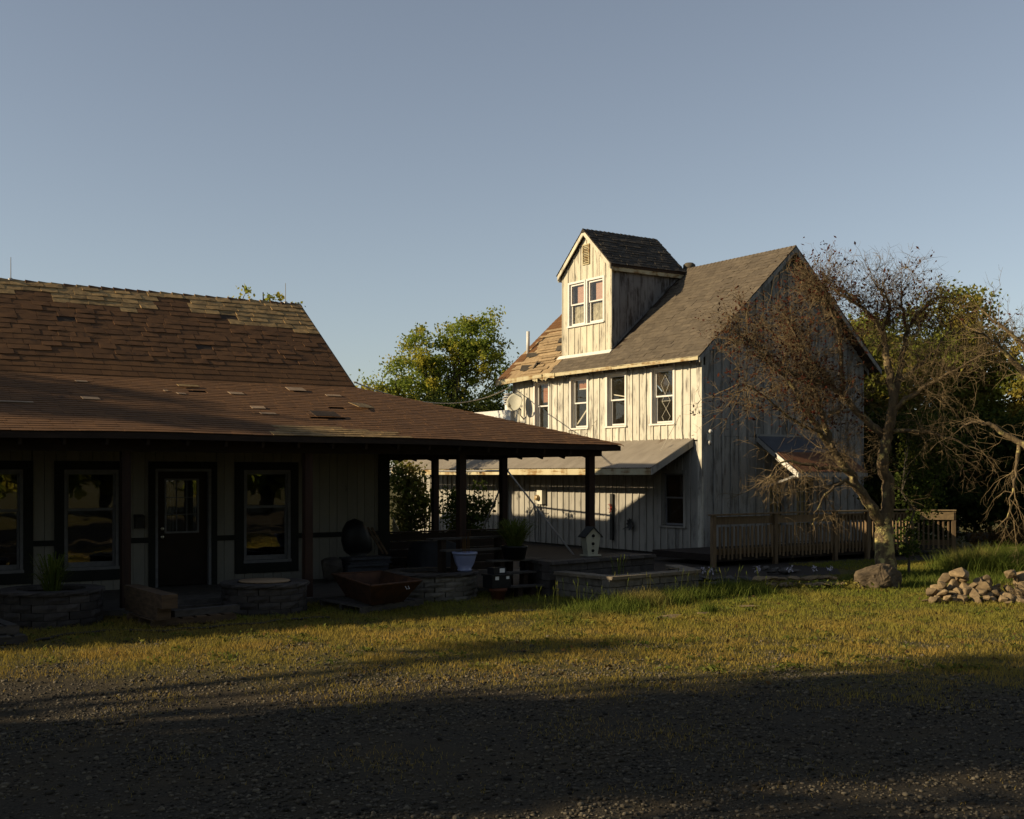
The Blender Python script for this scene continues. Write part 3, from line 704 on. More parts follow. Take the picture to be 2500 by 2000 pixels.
rw = MB(); rw.prism([(5.6, 30.52, 2.8), (5.6, 30.52, 3.2), (9.0, 30.52, 5.24), (12.4, 30.52, 3.2), (12.4, 30.52, 2.8)], (0, 9.5, 0)); rw.box(5.9, 12.1, 30.53, 39.9, 0, 2.79); rw.build('unseen_rear_wing', 'shingle_red_field', lowb)  # unseen back part, added for the level shadow edge low on that wall
rk = MB(); rk.prism([(10.60, 21.66, 3.83), (10.60, 24.55, 5.92), (10.60, 24.55, 5.78), (10.60, 21.74, 3.74)], (.03, 0, 0)); rk.build('rake_board', 'dark_wood', lowb)
for x in (4.62, 10.28):
    r_ = MB().tube([(x, 24.55, 5.90), (x, 24.55, 6.35)], [.009, .006], 6); r_.lathe((x, 24.55, 5.90), [(.05, 0), (.05, .03), (.02, .05)], 8)
    r_.build('lightning_rod', 'metal_grey', lowb)
# ================================================================== farmhouse
house = thing('farmhouse', 'weathered pale board-and-batten farmhouse with steep shingle roof and tall dormer', 'house', (23.9, 27, 0))
XF, YG = 20.89, 22.75          # front wall plane, gable wall plane
WF = Wall('A', XF); WG = Wall('B', YG)
RZ = lambda x: 8.27 - .902 * abs(x - 23.96)      # roof surface
UW = [(23.76, 24.76), (25.77, 26.71), (27.52, 28.44), (29.45, 30.32)]   # upper windows along y
UZ = (3.46, 5.02); LWn = (23.33, 24.39, .74, 2.26)
FD = [(23.24, 23.98), (24.27, 25.05)]
# cores
c_ = MB()
fh = [(a + .06, b - .06, UZ[0] + .06, UZ[1] - .05) for a, b in UW] + [(LWn[0] + .06, LWn[1] - .06, LWn[2] + .06, LWn[3] - .05)]
for a, b, z0, z1 in cut(YG + .16, 31.49, 0, 5.2, fh): WF.mb(c_, a, b, -.16, -.03, z0, z1)
fw = c_.build('front_wall', 'core_dark', house)
c_ = MB()
for a, b, z0, z1 in cut(XF + .0, 27.0, 0, 5.0, [(p, q, .32, 2.12) for p, q in FD]): WG.mb(c_, a, b, -.16, -.03, z0, z1)
c_.prism([(20.98, YG + .03, 5.0), (26.94, YG + .03, 5.0), (23.96, YG + .03, 7.98)], (0, .13, 0))
gw = c_.build('gable_wall', 'core_dark', house)
c_ = MB(); c_.box(26.9, 27.03, YG + .16, 31.49, 0, 5.0); c_.box(XF + .16, 26.9, 31.36, 31.48, 0, 5.0)
c_.prism([(20.98, 31.36, 5.0), (26.94, 31.36, 5.0), (23.96, 31.36, 7.98)], (0, .12, 0))
c_.box(XF + .16, 26.9, YG + .2, 31.3, 2.75, 2.85)
c_.build('rear_wall', 'core_dark', house)

def battens(wallo, W, s0, s1, zlo, zhi, holes, pitch, mboard, proud=.030, bw=.05, joint=None, skipedge=False, bdrop=0.0):
    n = max(1, round((s1 - s0) / pitch)); p = (s1 - s0) / n
    for i in range(n):
        a, b = s0 + i * p + .003, s0 + (i + 1) * p - .003
        for u, v, z0, z1 in cut(a, b, -10, 50, holes):
            if v - u < .02: continue
            segs = [(z0, z1)]
            if joint and i % 3 != 1 and z0 < joint < z1: segs = [(z0, joint - .004), (joint + .004, z1)]
            for q0, q1 in segs:
                la, lb = max(q0, zlo(u)), max(q0, zlo(v)); ha, hb = min(q1, zhi(u)), min(q1, zhi(v))
                if ha - la < .02 and hb - lb < .02: continue
                d = random.uniform(0, .005)
                m_ = MB(); W.slab(m_, u, v, la, max(ha, la + .005), lb, max(hb, lb + .005), -.03, d)
                m_.build('board', mboard, wallo, origin=W.P((u + v) / 2, 0, (la + ha) / 2))
    for i in range(0 if not skipedge else 1, n + (1 if not skipedge else 0)):
        s = s0 + i * p; u, v = s - bw / 2 * random.uniform(.8, 1.15), s + bw / 2
        for u2, v2, z0, z1 in cut(u, v, -10, 50, holes):
            if v2 - u2 < bw * .5: continue
            la, ha = max(z0, zlo(s)), min(z1, zhi(s))
            if ha - la < .05: continue
            m_ = MB(); j = random.uniform(-.004, .004)
            W.slab(m_, u2 + j, v2 - j, la, min(ha, zhi(u2)), la, min(ha, zhi(v2)), .006, proud)
            m_.build('batten', mboard, wallo, origin=W.P(s, 0, (la + ha) / 2))

H4 = [(a, b, UZ[0], UZ[1]) for a, b in UW]
battens(fw, WF, YG + .14, 31.46, lambda s: 3.04, lambda s: 5.16, H4, .30, 'front_board')
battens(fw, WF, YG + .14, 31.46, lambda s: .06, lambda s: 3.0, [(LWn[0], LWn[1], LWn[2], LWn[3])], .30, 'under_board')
WF.bx('corner_board', fw, YG - .03, YG + .115, -.03, .03, .06, 5.14, 'front_board')
WG.bx('corner_board', gw, XF - .03 + .002, XF + .09, -.03 + .06, .028, .06, 4.95, 'gable_board')
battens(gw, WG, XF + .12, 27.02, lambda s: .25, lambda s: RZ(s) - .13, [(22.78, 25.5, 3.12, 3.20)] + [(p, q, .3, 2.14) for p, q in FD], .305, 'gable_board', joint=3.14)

def dh_window(W, parent, s0, s1, z0, z1, casing=.075, recess=.11, sashm='sash_white', casem='trim_white', zm=None, low_split=.5, pane='glass', curtain=None):
    zm = zm or z0 + (z1 - z0) * low_split
    m_ = MB(); W.mb(m_, s0, s0 + casing, -.03, .035, z0, z1); W.mb(m_, s1 - casing, s1, -.03, .035, z0, z1)
    W.mb(m_, s0 + casing, s1 - casing, -.03, .033, z1 - casing * .9, z1)
    wo = m_.build('window', casem, parent)
    f0, f1, g0, g1 = s0 + casing, s1 - casing, z0 + .05, z1 - casing * .9
    fr = MB(); W.mb(fr, f0 - .012, f0 + .02, -.155, -.031, g0, g1); W.mb(fr, f1 - .02, f1 + .012, -.155, -.031, g0, g1); W.mb(fr, f0 + .02, f1 - .02, -.155, -.031, g1 - .02, g1 + .012)
    fr.build('frame', casem, wo)
    sl = MB(); W.slab(sl, s0 - .015, s1 + .015, z0, z0 + .045, z0, z0 + .045, -.155, .065); sl.build('sill', 'trim_white' if casem == 'trim_white' else casem, wo)
    a0, a1 = f0 + .02, f1 - .02
    for nm, za, zb, d in (('upper_sash', zm - .02, g1 - .02, -recess + .03), ('lower_sash', g0, zm + .02, -recess - .005)):
        b_ = MB(); r = .042
        W.mb(b_, a0, a0 + r, d - .03, d, za, zb); W.mb(b_, a1 - r, a1, d - .03, d, za, zb); W.mb(b_, a0 + r, a1 - r, d - .03, d, zb - r * .9, zb); W.mb(b_, a0 + r, a1 - r, d - .03, d, za, za + r * (1 if nm[0] == 'u' else 1.5))
        b_.build(nm, sashm, wo)
        W.bx('pane', wo, a0 + r - .005, a1 - r + .005, d - .018, d - .014, za + r * .9, zb - r * .8, pane)
    return wo, a0, a1, zm, g0, g1

wo, a0, a1, zm, g0, g1 = dh_window(WF, house, *UW[0], *UZ)
ld = MB(); D = -.075; cy = (a0 + a1) / 2; q = lambda s, z, d=D: WF.P(s, d, z)
zu0, zu1 = zm + .04, g1 - .05; zl0, zl1 = g0 + .08, zm - .03
dia = [(cy, zu1 - .10), (cy + .17, (zu0 + zu1) / 2 - .02), (cy, zu0 + .0), (cy - .17, (zu0 + zu1) / 2 - .02)]
for i in range(4): ld.tube([q(*dia[i]), q(*dia[(i + 1) % 4])], .006, 5)
D2 = -.11
for p0, p1 in (((cy + .17, zl1 - .10), (cy - .17, zl1 - .10)), ((cy + .17, zl1 - .10), (cy - .17, zl0 + .10)), ((cy - .17, zl1 - .10), (cy + .17, zl0 + .10)), ((cy + .17, zl0 + .10), (cy + .09, zl0)), ((cy - .17, zl0 + .10), (cy - .09, zl0)), ((cy + .17, zl1 - .1), (cy + .1, zl1)), ((cy - .17, zl1 - .1), (cy - .1, zl1))):
    ld.tube([q(*p0, D2), q(*p1, D2)], .006, 5)
ld.build('lead_came', 'lead', wo)
wo, a0, a1, zm, g0, g1 = dh_window(WF, house, *UW[1], *UZ)
MB().bar(q(a1 - .03, zm + .17, -.17), q(a0 + .03, zm + .06, -.17), .03, .03).build('prop_stick', 'trim_white', wo)
wo, a0, a1, zm, g0, g1 = dh_window(WF, house, *UW[2], *UZ)
MB().bar(q(a1 - .05, g0 + .12, -.17), q(a0 + .04, zm - .05, -.17), .03, .04).build('prop_stick', 'trim_white', wo)
b_ = MB(); WF.mb(b_, a0 + .02, a1 - .14, -.20, -.17, g1 - .28, g1 - .02); b_.build('blind', 'blind_red', wo)
b_ = MB(); WF.mb(b_, a0 + .02, a1 - .14, -.21, -.165, g1 - .31, g1 - .28); b_.build('blind_rail', 'trim_white', wo)
b_ = MB(); WF.mb(b_, a0 + .10, a1 - .25, -.40, -.36, g0 + .02, g0 + .62); b_.build('pillow', 'plastic_film', wo)
wo, a0, a1, zm, g0, g1 = dh_window(WF, house, *UW[3], *UZ)
b_ = MB(); WF.mb(b_, a0 - .02, a1 - .17, -.19, -.17, zm + .12, g1 - .03); b_.build('blind', 'blind_red', wo)
b_ = MB(); W_ = WF
for i in range(14):
    t = i / 14; W_.slab(b_, a0 + .02 + t * .03, a0 + .32 - t * .12 + random.uniform(-.03, .03), zm + .12 - (t + 1 / 14) * .75, zm + .12 - t * .75, zm + .12 - (t + 1 / 14) * .75, zm + .12 - t * .75, -.20, -.185)
b_.build('torn_curtain', 'blind_red', wo)
wo, a0, a1, zm, g0, g1 = dh_window(WF, house, LWn[0], LWn[1], LWn[2], LWn[3], casing=.09, sashm='sash_grey', casem='under_board', low_split=.52)
b_ = MB()
for i in range(7):
    y0 = a0 - .02 + i * .055
    WF.slab(b_, y0, y0 + .05, zm - .55 + max(0, i - 1) * .11, g1, zm - .55 + i * .11, g1, -.21 - .02 * (i % 2), -.19 - .02 * (i % 2))
b_.build('curtain', 'curtain', wo)

# french doors on the gable
for p, q_ in FD:
    m_ = MB(); WG.mb(m_, p - .03, p + .06, -.06, .03, .3, 2.16); WG.mb(m_, q_ - .06, q_ + .03, -.06, .03, .3, 2.16); WG.mb(m_, p + .06, q_ - .06, -.06, .028, 2.06, 2.16)
    do = m_.build('door', 'gable_board', house)
    s = MB(); WG.mb(s, p + .062, p + .13, -.10, -.055, .32, 2.055); WG.mb(s, q_ - .13, q_ - .062, -.10, -.055, .32, 2.055); WG.mb(s, p + .13, q_ - .13, -.10, -.055, .32, .55); WG.mb(s, p + .13, q_ - .13, -.10, -.055, 1.96, 2.055)
    s.build('leaf', 'gable_board', do)
    mu = MB(); g0, g1 = p + .13, q_ - .13; ww = (g1 - g0) / 3
    for i in (1, 2): WG.mb(mu, g0 + ww * i - .01, g0 + ww * i + .01, -.085, -.06, .55, 1.96)
    for j in range(1, 5):
        for i in range(3): WG.mb(mu, g0 + ww * i + .011, g0 + ww * (i + 1) - .011, -.083, -.062, .55 + .282 * j - .01, .55 + .282 * j + .01)
    mu.build('muntin', 'gable_board', do)
    WG.bx('pane', do, g0, g1, -.095, -.090, .55, 1.96, 'glass_front')
    WG.bx('curtain', do, g0 - .02, g1 + .02, -.16, -.14, .5, 1.98, 'sheathing')

# main roof
ro = MB(); ro.prism([(20.50, 22.42, RZ(20.5) - .012), (23.96, 22.42, RZ(23.96) - .012), (27.42, 22.42, RZ(27.42) - .012), (27.42, 22.42, RZ(27.42) - .10), (23.96, 22.42, RZ(23.96) - .11), (20.50, 22.42, RZ(20.5) - .10)], (0, 9.43, 0))
hroof = ro.build('roof', 'roof_felt', house)
ro = MB(); ro.hexa([(20.49, 29.0, RZ(20.49) - .016), (20.49, 31.84, RZ(20.49) - .016), (23.5, 31.84, RZ(23.5) - .016), (23.5, 29.0, RZ(23.5) - .016), (20.49, 29.0, RZ(20.49) - .004), (20.49, 31.84, RZ(20.49) - .004), (23.5, 31.84, RZ(23.5) - .004), (23.5, 29.0, RZ(23.5) - .004)]); ro.build('sheathing_panel', 'sheathing', hroof)
FH = Frame((20.46, 22.385, RZ(20.46)), (0, 1, 0), (1, 0, .902)); TH = 4.71; EXH = TH / 32
ht = tab_rows(9.46, TH, EXH, .33, jit=.08, seed=21)
YD0, YD1, XD = 26.72, 29.10, 21.10
def on_dormer(q): y0 = 22.40 + q[0]; y1 = 22.40 + q[1]; return y1 > YD0 - .0 and y0 < YD1 and q[2] > .80
def damaged(q):
    y = 22.40 + (q[0] + q[1]) / 2; t = q[2]
    n_ = mnoise.noise(Vector((y * 1.7, t * 1.9, 3.3))) * .55 + mnoise.noise(Vector((y * 5, t * 5, 1.3))) * .3
    if y > 31.35: return n_ > .42
    return y > 29.0 and t < 2.35 - (31.5 - y) * -.25 and n_ > -.34 + max(0, t - 1.7) * .5
ht = [q for q in ht if not on_dormer(q) and not damaged(q)]
shingles(FH, [q for q in ht if q[0] + 22.4 < 28.9], EXH, .009, 'shingle_grey', 'shingle_grey_field', hroof, 300, lambda q: q[0] + q[2] * .35)
shingles(FH, [q for q in ht if q[0] + 22.4 >= 28.9], EXH, .012, 'shingle_grey', 'shingle_red_field', hroof, 0, lambda q: q[0], fieldname='weathered_shingle_field')
FB = Frame((27.46, 22.385, RZ(27.46)), (0, 1, 0), (-1, 0, .902))
shingles(FB, tab_rows(9.46, TH, .29, .66, seed=5), .29, .009, 'shingle_grey', 'shingle_grey_field', hroof, 0, lambda q: q[0])
for i in range(30):
    y = 22.40 + i * .155
    if y > 26.9: break
    c_ = MB(); e = y + .185
    c_.add([(23.83, y, 8.165), (23.96, y, 8.302), (24.09, y, 8.165), (23.83, e, 8.155), (23.96, e, 8.288), (24.09, e, 8.155), (23.83, y, 8.13), (24.09, y, 8.13)], [(0, 3, 4, 1), (1, 4, 5, 2), (6, 0, 1, 2, 7)])
    c_.build('ridge_cap', 'shingle_grey', hroof)
for s in (-1, 1):
    r_ = MB(); r_.prism([(23.96, 22.395, 8.24), (23.96 + s * 3.46, 22.395, RZ(20.5) - .03), (23.96 + s * 3.46, 22.395, RZ(20.5) - .17), (23.96, 22.395, 8.10)], (0, .024, 0)); r_.build('rake_board', 'gable_board', house)
    r_ = MB(); r_.prism([(23.96, YG - .035, 8.10), (23.96 + s * 3.3, YG - .035, 5.11), (23.96 + s * 3.3, YG - .035, 4.97), (23.96, YG - .035, 7.95)], (0, .012, 0)); r_.build('frieze_board', 'gable_board', house)
# torn sheathing strips showing through the bare patch of roof
for i in range(16):
    t = .22 + i * .15; y0 = 29.15 + random.uniform(0, .8); y1 = min(31.7, y0 + random.uniform(.9, 2.4))
    p = FH.P((y0 + y1) / 2 - 22.4, t, .010 + random.uniform(0, .02))
    o = link('sheathing_board', unit_box('sheathing'), hroof, p); e = FH.M().to_euler(); o.rotation_euler = (e.x, e.y, e.z + random.uniform(-.03, .03)); o.scale = (y1 - y0, random.uniform(.08, .13), .016)
for y, t, w_, h_, r_ in ((30.6, .45, .35, .22, .5), (30.2, .55, .22, .3, -.4), (31.0, 1.15, .45, .16, .3), (29.6, 1.3, .4, .2, .2), (29.9, 1.75, .5, .18, .15)):
    p = FH.P(y - 22.4, t, .05); o = link('loose_shingle', unit_box('shingle_dark'), hroof, p); e = FH.M().to_euler(); o.rotation_euler = (e.x + .25, e.y, e.z + r_); o.scale = (w_, h_, .012)
# eave fascia: sound board on the right, split board hanging on the left
def fas(y0, y1, z0a, z1a, z0b, z1b, xo=20.405, name='fascia_board', m='fascia_old'):
    m_ = MB(); Wall('A', xo).slab(m_, y0, y1, z0a, z1a, z0b, z1b, -.028, 0); return m_.build(name, m, house)
fas(22.42, 25.9, 5.04, 5.14, 5.045, 5.14, 20.455)
fas(25.91, 28.75, 5.05, 5.14, 5.04, 5.14, 20.455)
fas(28.62, 29.2, 4.99, 5.14, 5.05, 5.17, 20.435)
fas(29.3, 31.85, 5.05, 5.15, 4.96, 5.13, 20.45)
rg = MB()
for i in range(9):
    y = 29.0 + i * .09; Wall('A', 20.465).slab(rg, y, y + .07, 4.97 + random.uniform(-.05, .07), 5.1, 4.99 + random.uniform(-.04, .06), 5.1, -.02, 0)
rg.build('torn_board', 'fascia_old', house)
for i in range(16):
    y = 22.8 + i * .6
    if y < 31.5: MB().bar((20.51, y, 5.02), (20.9, y, 5.37), .045, .10).build('rafter', 'core_dark', house)

# dormer
dorm = MB()
dorm.prism([(XD + .45, YD0 + .03, 5.55), (XD + .45, YD1 - .03, 5.55), (XD + .45, YD1 - .03, 8.1), (XD + .45, (YD0 + YD1) / 2, 9.12), (XD + .45, YD0 + .03, 8.1)], (2.2, 0, 0))
for a, b, z0, z1 in cut(YD0 + .03, YD1 - .03, 5.55, 8.1, [(27.10, 28.74, 6.58, 7.82)]): Wall('A', XD).mb(dorm, a, b, -.07, -.03, z0, z1)
dorm.prism([(XD + .03, YD0 + .03, 8.1), (XD + .03, YD1 - .03, 8.1), (XD + .03, (YD0 + YD1) / 2, 9.12)], (.42, 0, 0)); dorm.box(XD + .07, XD + .45, YD0 + .03, YD0 + .06, 5.55, 8.1); dorm.box(XD + .07, XD + .45, YD1 - .06, YD1 - .03, 5.55, 8.1)
do = dorm.build('dormer', 'core_dark', house)
WD = Wall('A', XD); WDS = Wall('B', YD0); CY = (YD0 + YD1) / 2
DZ = lambda s: 9.24 - .90 * abs(s - CY)
DWin = (27.04, 28.80, 6.52, 7.87)
VENT = (CY - .17, CY + .17, 8.30, 8.90)
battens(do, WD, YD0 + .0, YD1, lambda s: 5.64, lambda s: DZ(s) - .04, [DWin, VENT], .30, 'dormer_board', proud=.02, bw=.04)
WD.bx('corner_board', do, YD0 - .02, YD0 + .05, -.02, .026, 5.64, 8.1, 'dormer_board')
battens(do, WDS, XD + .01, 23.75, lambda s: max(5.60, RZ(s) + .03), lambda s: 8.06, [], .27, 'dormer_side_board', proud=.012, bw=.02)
for (s0, s1), m_open in (((DWin[0], (DWin[0] + DWin[1]) / 2 - .015), 0), (((DWin[0] + DWin[1]) / 2 + .015, DWin[1]), 1)):
    wo, a0, a1, zm, g0, g1 = dh_window(WD, do, s0, s1, DWin[2], DWin[3], casing=.065, recess=.05, sashm='sash_white', casem='sash_white', low_split=.5)
    b_ = MB(); WD.mb(b_, a0 + .03, a1 - .22, -.13, -.115, zm + .02, g1 - .03); b_.build('blind', 'blind_pink', wo)
    b_ = MB()
    for i in range(4): WD.slab(b_, a0 + .04 + i * (a1 - a0 - .08) / 4, a0 + .04 + (i + 1) * (a1 - a0 - .08) / 4 - .005, g0 + .06, zm - .03, g0 + .06, zm - .03, -.135 - .01 * (i % 2), -.12 - .01 * (i % 2))
    b_.build('plastic_sheet', 'plastic_film', wo)
v = MB(); WD.mb(v, VENT[0] - .0, VENT[0] + .04, -.02, .04, VENT[2], VENT[3]); WD.mb(v, VENT[1] - .04, VENT[1], -.02, .04, VENT[2], VENT[3]); WD.mb(v, VENT[0] + .04, VENT[1] - .04, -.02, .038, VENT[3] - .04, VENT[3]); WD.mb(v, VENT[0] + .04, VENT[1] - .04, -.02, .038, VENT[2], VENT[2] + .04)
vo = v.build('louver_vent', 'fascia_old', do)
for i in range(10):
    z = VENT[2] + .065 + i * .05
    m_ = MB(); p = [WD.P(VENT[0] + .04, .03, z), WD.P(VENT[1] - .04, .03, z), WD.P(VENT[1] - .04, -.01, z + .035), WD.P(VENT[0] + .04, -.01, z + .035)]
    m_.prism(p, (0, 0, .010)); m_.build('slat', 'fascia_old', vo)
# dormer roof
DT = lambda s: 9.335 - .90 * abs(s - CY)
dr = MB(); e0, e1 = YD0 - .12, YD1 + .12
dr.prism([(20.98, e0, DT(e0) - .02), (20.98, CY, DT(CY) - .02), (20.98, e1, DT(e1) - .02), (20.98, e1, DT(e1) - .10), (20.98, CY, DT(CY) - .11), (20.98, e0, DT(e0) - .10)], (2.80, 0, 0))
dro = dr.build('dormer_roof', 'roof_felt', do)
hl = (CY - e0); TD = math.hypot(hl, .9 * hl)
FDr = Frame((20.95, e0 - .02, DT(e0) - .03), (1, 0, 0), (0, hl, .9 * hl))
shingles(FDr, tab_rows(2.85, TD + .02, .135, .30, jit=.15, seed=6), .135, .013, 'shingle_dark', 'shingle_dark', dro, 150, lambda q: q[2])
FDl = Frame((20.95, e1 + .02, DT(e1) - .03), (1, 0, 0), (0, -hl, .9 * hl))
shingles(FDl, tab_rows(2.85, TD + .02, .135, .30, jit=.15, seed=7), .135, .013, 'shingle_dark', 'shingle_dark', dro, 0, lambda q: q[2])
for i in range(18):
    x0 = 20.95 + i * .157; c_ = MB(); r = random.uniform(0, .012)
    c_.add([(x0, CY - .1, 9.25), (x0, CY, 9.35 + r), (x0, CY + .1, 9.25), (x0 + .18, CY - .1, 9.245), (x0 + .18, CY, 9.335), (x0 + .18, CY + .1, 9.245), (x0, CY - .1, 9.22), (x0, CY + .1, 9.22)], [(0, 3, 4, 1), (1, 4, 5, 2), (6, 0, 1, 2, 7)])
    c_.build('ridge_cap', 'shingle_dark', dro)
for s in (-1, 1):
    e = CY + s * (hl - .02); m_ = MB()
    m_.prism([(20.965, CY, DT(CY) - .04), (20.965, e, DT(e) - .05), (20.965, e, DT(e) - .19), (20.965, CY, DT(CY) - .18)], (.03, 0, 0)); m_.build('rake_board', 'dormer_board', do)
bx('eave_board', do, 21.0, 23.74, e0 + .01, e0 + .035, DT(e0) - .21, DT(e0) - .04, 'fascia_old'); bx('eave_board', do, 21.0, 23.74, e1 - .035, e1 - .01, DT(e1) - .21, DT(e1) - .04, 'dormer_board')
fl_ = MB(); fl_.prism([(21.05, YD0 - .03, RZ(21.05) + .02), (23.55, YD0 - .03, RZ(23.55) + .02), (23.55, YD0 - .03, RZ(23.55) + .10), (21.05, YD0 - .03, RZ(21.05) + .08)], (0, .012, 0)); fl_.build('flashing', 'dormer_side_board', do)
fl_ = MB().bar((21.03, YD0 - .05, RZ(21.03) + .03), (21.03, YD1 + .15, RZ(21.03) + .03), .14, .018, up=(-.7, 0, .7)); fl_.build('flashing', 'trim_white', do)

# vents
MB().tube([(21.5, 31.55, RZ(21.5) - .05), (21.5, 31.55, RZ(21.5) + .68)], .055, 12).build('vent_pipe', 'pipe_white', house, smooth=True)
MB().lathe((24.2, 26.9, 7.95), [(.10, 0), (.10, .34), (.17, .35), (.19, .42), (.18, .50), (.12, .55), (.03, .56)], 16).build('roof_vent', 'bark_grey', house, smooth=True)

# lean-to over the yard side
def corrugated(W, s0, s1, d0, z0, d1, z1, period=.0763, amp=.010, name='sheet', m='tin', parent=None, jag=.0):
    n = int((s1 - s0) / period * 5); V = []; F = []
    for i in range(n + 1):
        s = s0 + (s1 - s0) * i / n; h = amp * math.sin(2 * math.pi * s / period)
        j = random.uniform(-jag, jag)
        for k in range(2):
            d, z = (d0, z0) if k == 0 else (d1 + j, z1 - j * .5)
            V.append(W.P(s, d, z + h)); 
    for i in range(n): F.append((2 * i, 2 * i + 2, 2 * i + 3, 2 * i + 1))
    return np_mesh(name, np.array(V), np.array(F), m, parent, smooth=True, origin=wloc(parent) if parent else (0, 0, 0))
lt = corrugated(WF, 23.04, 37.2, .0, 3.085, 1.45, 2.318, name='lean_to_roof', m='tin', parent=house)
WFa = Wall('A', XF - 1.40)
y = 23.06
for L_ in (3.6, 3.3, 3.7, 3.4):
    m_ = MB(); y1 = min(37.1, y + L_); WFa.slab(m_, y + .004, y1 - .004, 2.135, 2.298, 2.135, 2.298, 0, .028); m_.build('fascia_board', 'fascia_old', lt); y = y1
m_ = MB(); m_.prism([(20.86, 23.03, 3.065), (19.46, 23.03, 2.305), (19.46, 23.03, 2.135), (20.86, 23.03, 2.87)], (0, .032, 0)); m_.build('barge_board', 'under_board', lt)
bx('ledger', lt, 20.80, 20.862, 23.07, 37.0, 2.85, 3.02, 'core_dark')
yy = 23.4
while yy < 37:
    MB().bar((20.80, yy, 2.93), (19.53, yy, 2.235), .04, .12).build('rafter', 'dark_wood', lt); yy += .95
for p0, p1 in (((20.87, 23.56, 3.70), (20.20, 23.56, 2.74)), ((20.87, 27.15, 3.70), (20.30, 27.55, 2.78)), ((20.87, 30.9, 3.7), (20.25, 31.2, 2.76))):
    MB().tube([p0, p1], .009, 6).build('tie_rod', 'cable', lt)
# low extension behind the lean-to
ex = MB(); ex.box(20.93, 27, 31.52, 38.5, 0, 3.86)
exo = ex.build('extension', 'under_board', house)
bx('flat_roof', exo, 20.8, 27.1, 31.50, 38.7, 3.862, 4.20, 'white_roof')
battens(exo, WF, 31.50, 37.4, lambda s: .06, lambda s: 3.0, [], .30, 'under_board')
tv = MB().lathe((23.0, 34.9, 4.2), [(.17, 0), (.17, .38), (.14, .4)], 16); tvo = tv.build('turbine_vent', 'pipe_white', exo, smooth=True)
for i in range(5): MB().lathe((23.0, 34.9, 4.58 + i * .085), [(.12, 0), (.25 - .02 * abs(i - 2), .02), (.25 - .02 * abs(i - 2), .05), (.12, .07)], 16).build('fin', 'metal_grey', tvo)

# awning over the gable doors
aw = MB(); aw.prism([(22.82, YG - .03, 3.19), (22.82, 21.98, 2.69), (22.82, 21.98, 2.665), (22.82, YG - .03, 3.165)], (2.6, 0, 0))
awo = aw.build('awning', 'tin_blue', house)
WG.bx('ledger', awo, 22.78, 25.5, .035, .075, 3.135, 3.215, 'gable_board')
m_ = MB(); m_.prism([(22.80, YG - .04, 3.15), (22.80, 21.98, 2.655), (22.80, 21.98, 2.53), (22.80, YG - .04, 3.02)], (.018, 0, 0)); m_.build('barge_board', 'gable_board', awo)
corrugated(Wall('B', 0), 22.84, 25.42, -22.02, 2.735, -21.22, 2.215, name='rusty_sheet', m='tin_rust', parent=awo, amp=.012, period=.09, jag=.012)
m_ = MB(); m_.prism([(22.80, 22.05, 2.72), (22.80, 21.24, 2.195), (22.80, 21.24, 2.055), (22.80, 22.05, 2.56)], (.03, 0, 0)); m_.build('barge_board', 'trim_white', awo)
WG.bx('fascia_board', awo, 22.835, 25.42, 1.50, 1.525, 2.08, 2.185, 'gable_board')
for x in (22.9, 25.3): MB().bar((x, YG - .05, 1.75), (x, 21.35, 2.13), .04, .06).build('brace', 'gable_board', awo)

# deck and railing in front of the gable doors
deck = thing('deck_railing', 'brown wooden deck railing with pickets below the gable awning', 'railing', (23.5, 20.3, 0))
bx('deck_floor', deck, 19.2, 27.6, 20.36, 22.70, .12, .28, 'dark_wood')
YR = 20.3
POST = [19.0, 21.0, 23.10, 24.30, 26.03]
for x in POST: bx('post', deck, x - .05, x + .05, YR - .05, YR + .05, 0, 1.20, 'picket_wood')
bx('rail', deck, 18.9, 23.04, YR - .07, YR + .07, 1.202, 1.24, 'picket_wood', rot=(0, R(-.4), 0)); bx('rail', deck, 23.045, 26.1, YR - .07, YR + .07, 1.202, 1.24, 'rail_wood')
for a, b in ((19.05, 20.95), (21.05, 23.05)): bx('rail_board', deck, a, b, YR + .02, YR + .05, .98, 1.16, 'picket_wood')
for a, b in ((23.15, 24.25), (24.35, 25.98)): bx('rail_board', deck, a, b, YR + .025, YR + .055, .99, 1.16, 'picket_wood')
for a, b in ((19.05, 23.05), (23.15, 25.98)): bx('rail_board', deck, a, b, YR + .025, YR + .055, .28, .42, 'picket_wood')
# last panel turns out towards the lawn
ph = R(-40); pd = Vector((math.cos(ph), math.sin(ph), 0)); pn = Vector((math.sin(ph), -math.cos(ph), 0)); p0 = Vector((26.06, 20.24, 0)); PL = 1.0
def panel_bar(name, a, b, off, z, w_, h_, m): MB().bar(p0 + pd * a + pn * off + Vector((0, 0, z)), p0 + pd * b + pn * off + Vector((0, 0, z)), w_, h_).build(name, m, deck)
panel_bar('rail', -.02, PL + .06, 0, 1.205, .14, .035, 'rail_wood'); panel_bar('rail_board', .12, PL, .055, 1.06, .024, .20, 'rail_wood'); panel_bar('rail_board', 0, PL, -.04, .36, .03, .14, 'picket_wood')
q = p0 + pd * PL; bx('post', deck, q.x - .05, q.x + .05, q.y - .05, q.y + .05, 0, 1.18, 'picket_wood', rot=(0, 0, ph))
for i in range(7):
    q = p0 + pd * (.12 + i * .125); bx('picket', deck, q.x - .021, q.x + .021, q.y - .019, q.y + .019, random.uniform(.16, .21), .95, 'picket_wood', rot=(0, R(random.uniform(-1, 1)), ph))
x = 19.2
while x < 25.98:
    if min(abs(x - p) for p in POST) > .08:
        top = .92 if x < 23.0 else 1.11 if x < 26.0 else .94
        bx('picket', deck, x - .021, x + .021, YR - .02, YR + .018, random.uniform(.16, .21), top + random.uniform(-.01, .02), 'picket_wood', rot=(0, R(random.uniform(-1, 1)), 0))
    x += .13

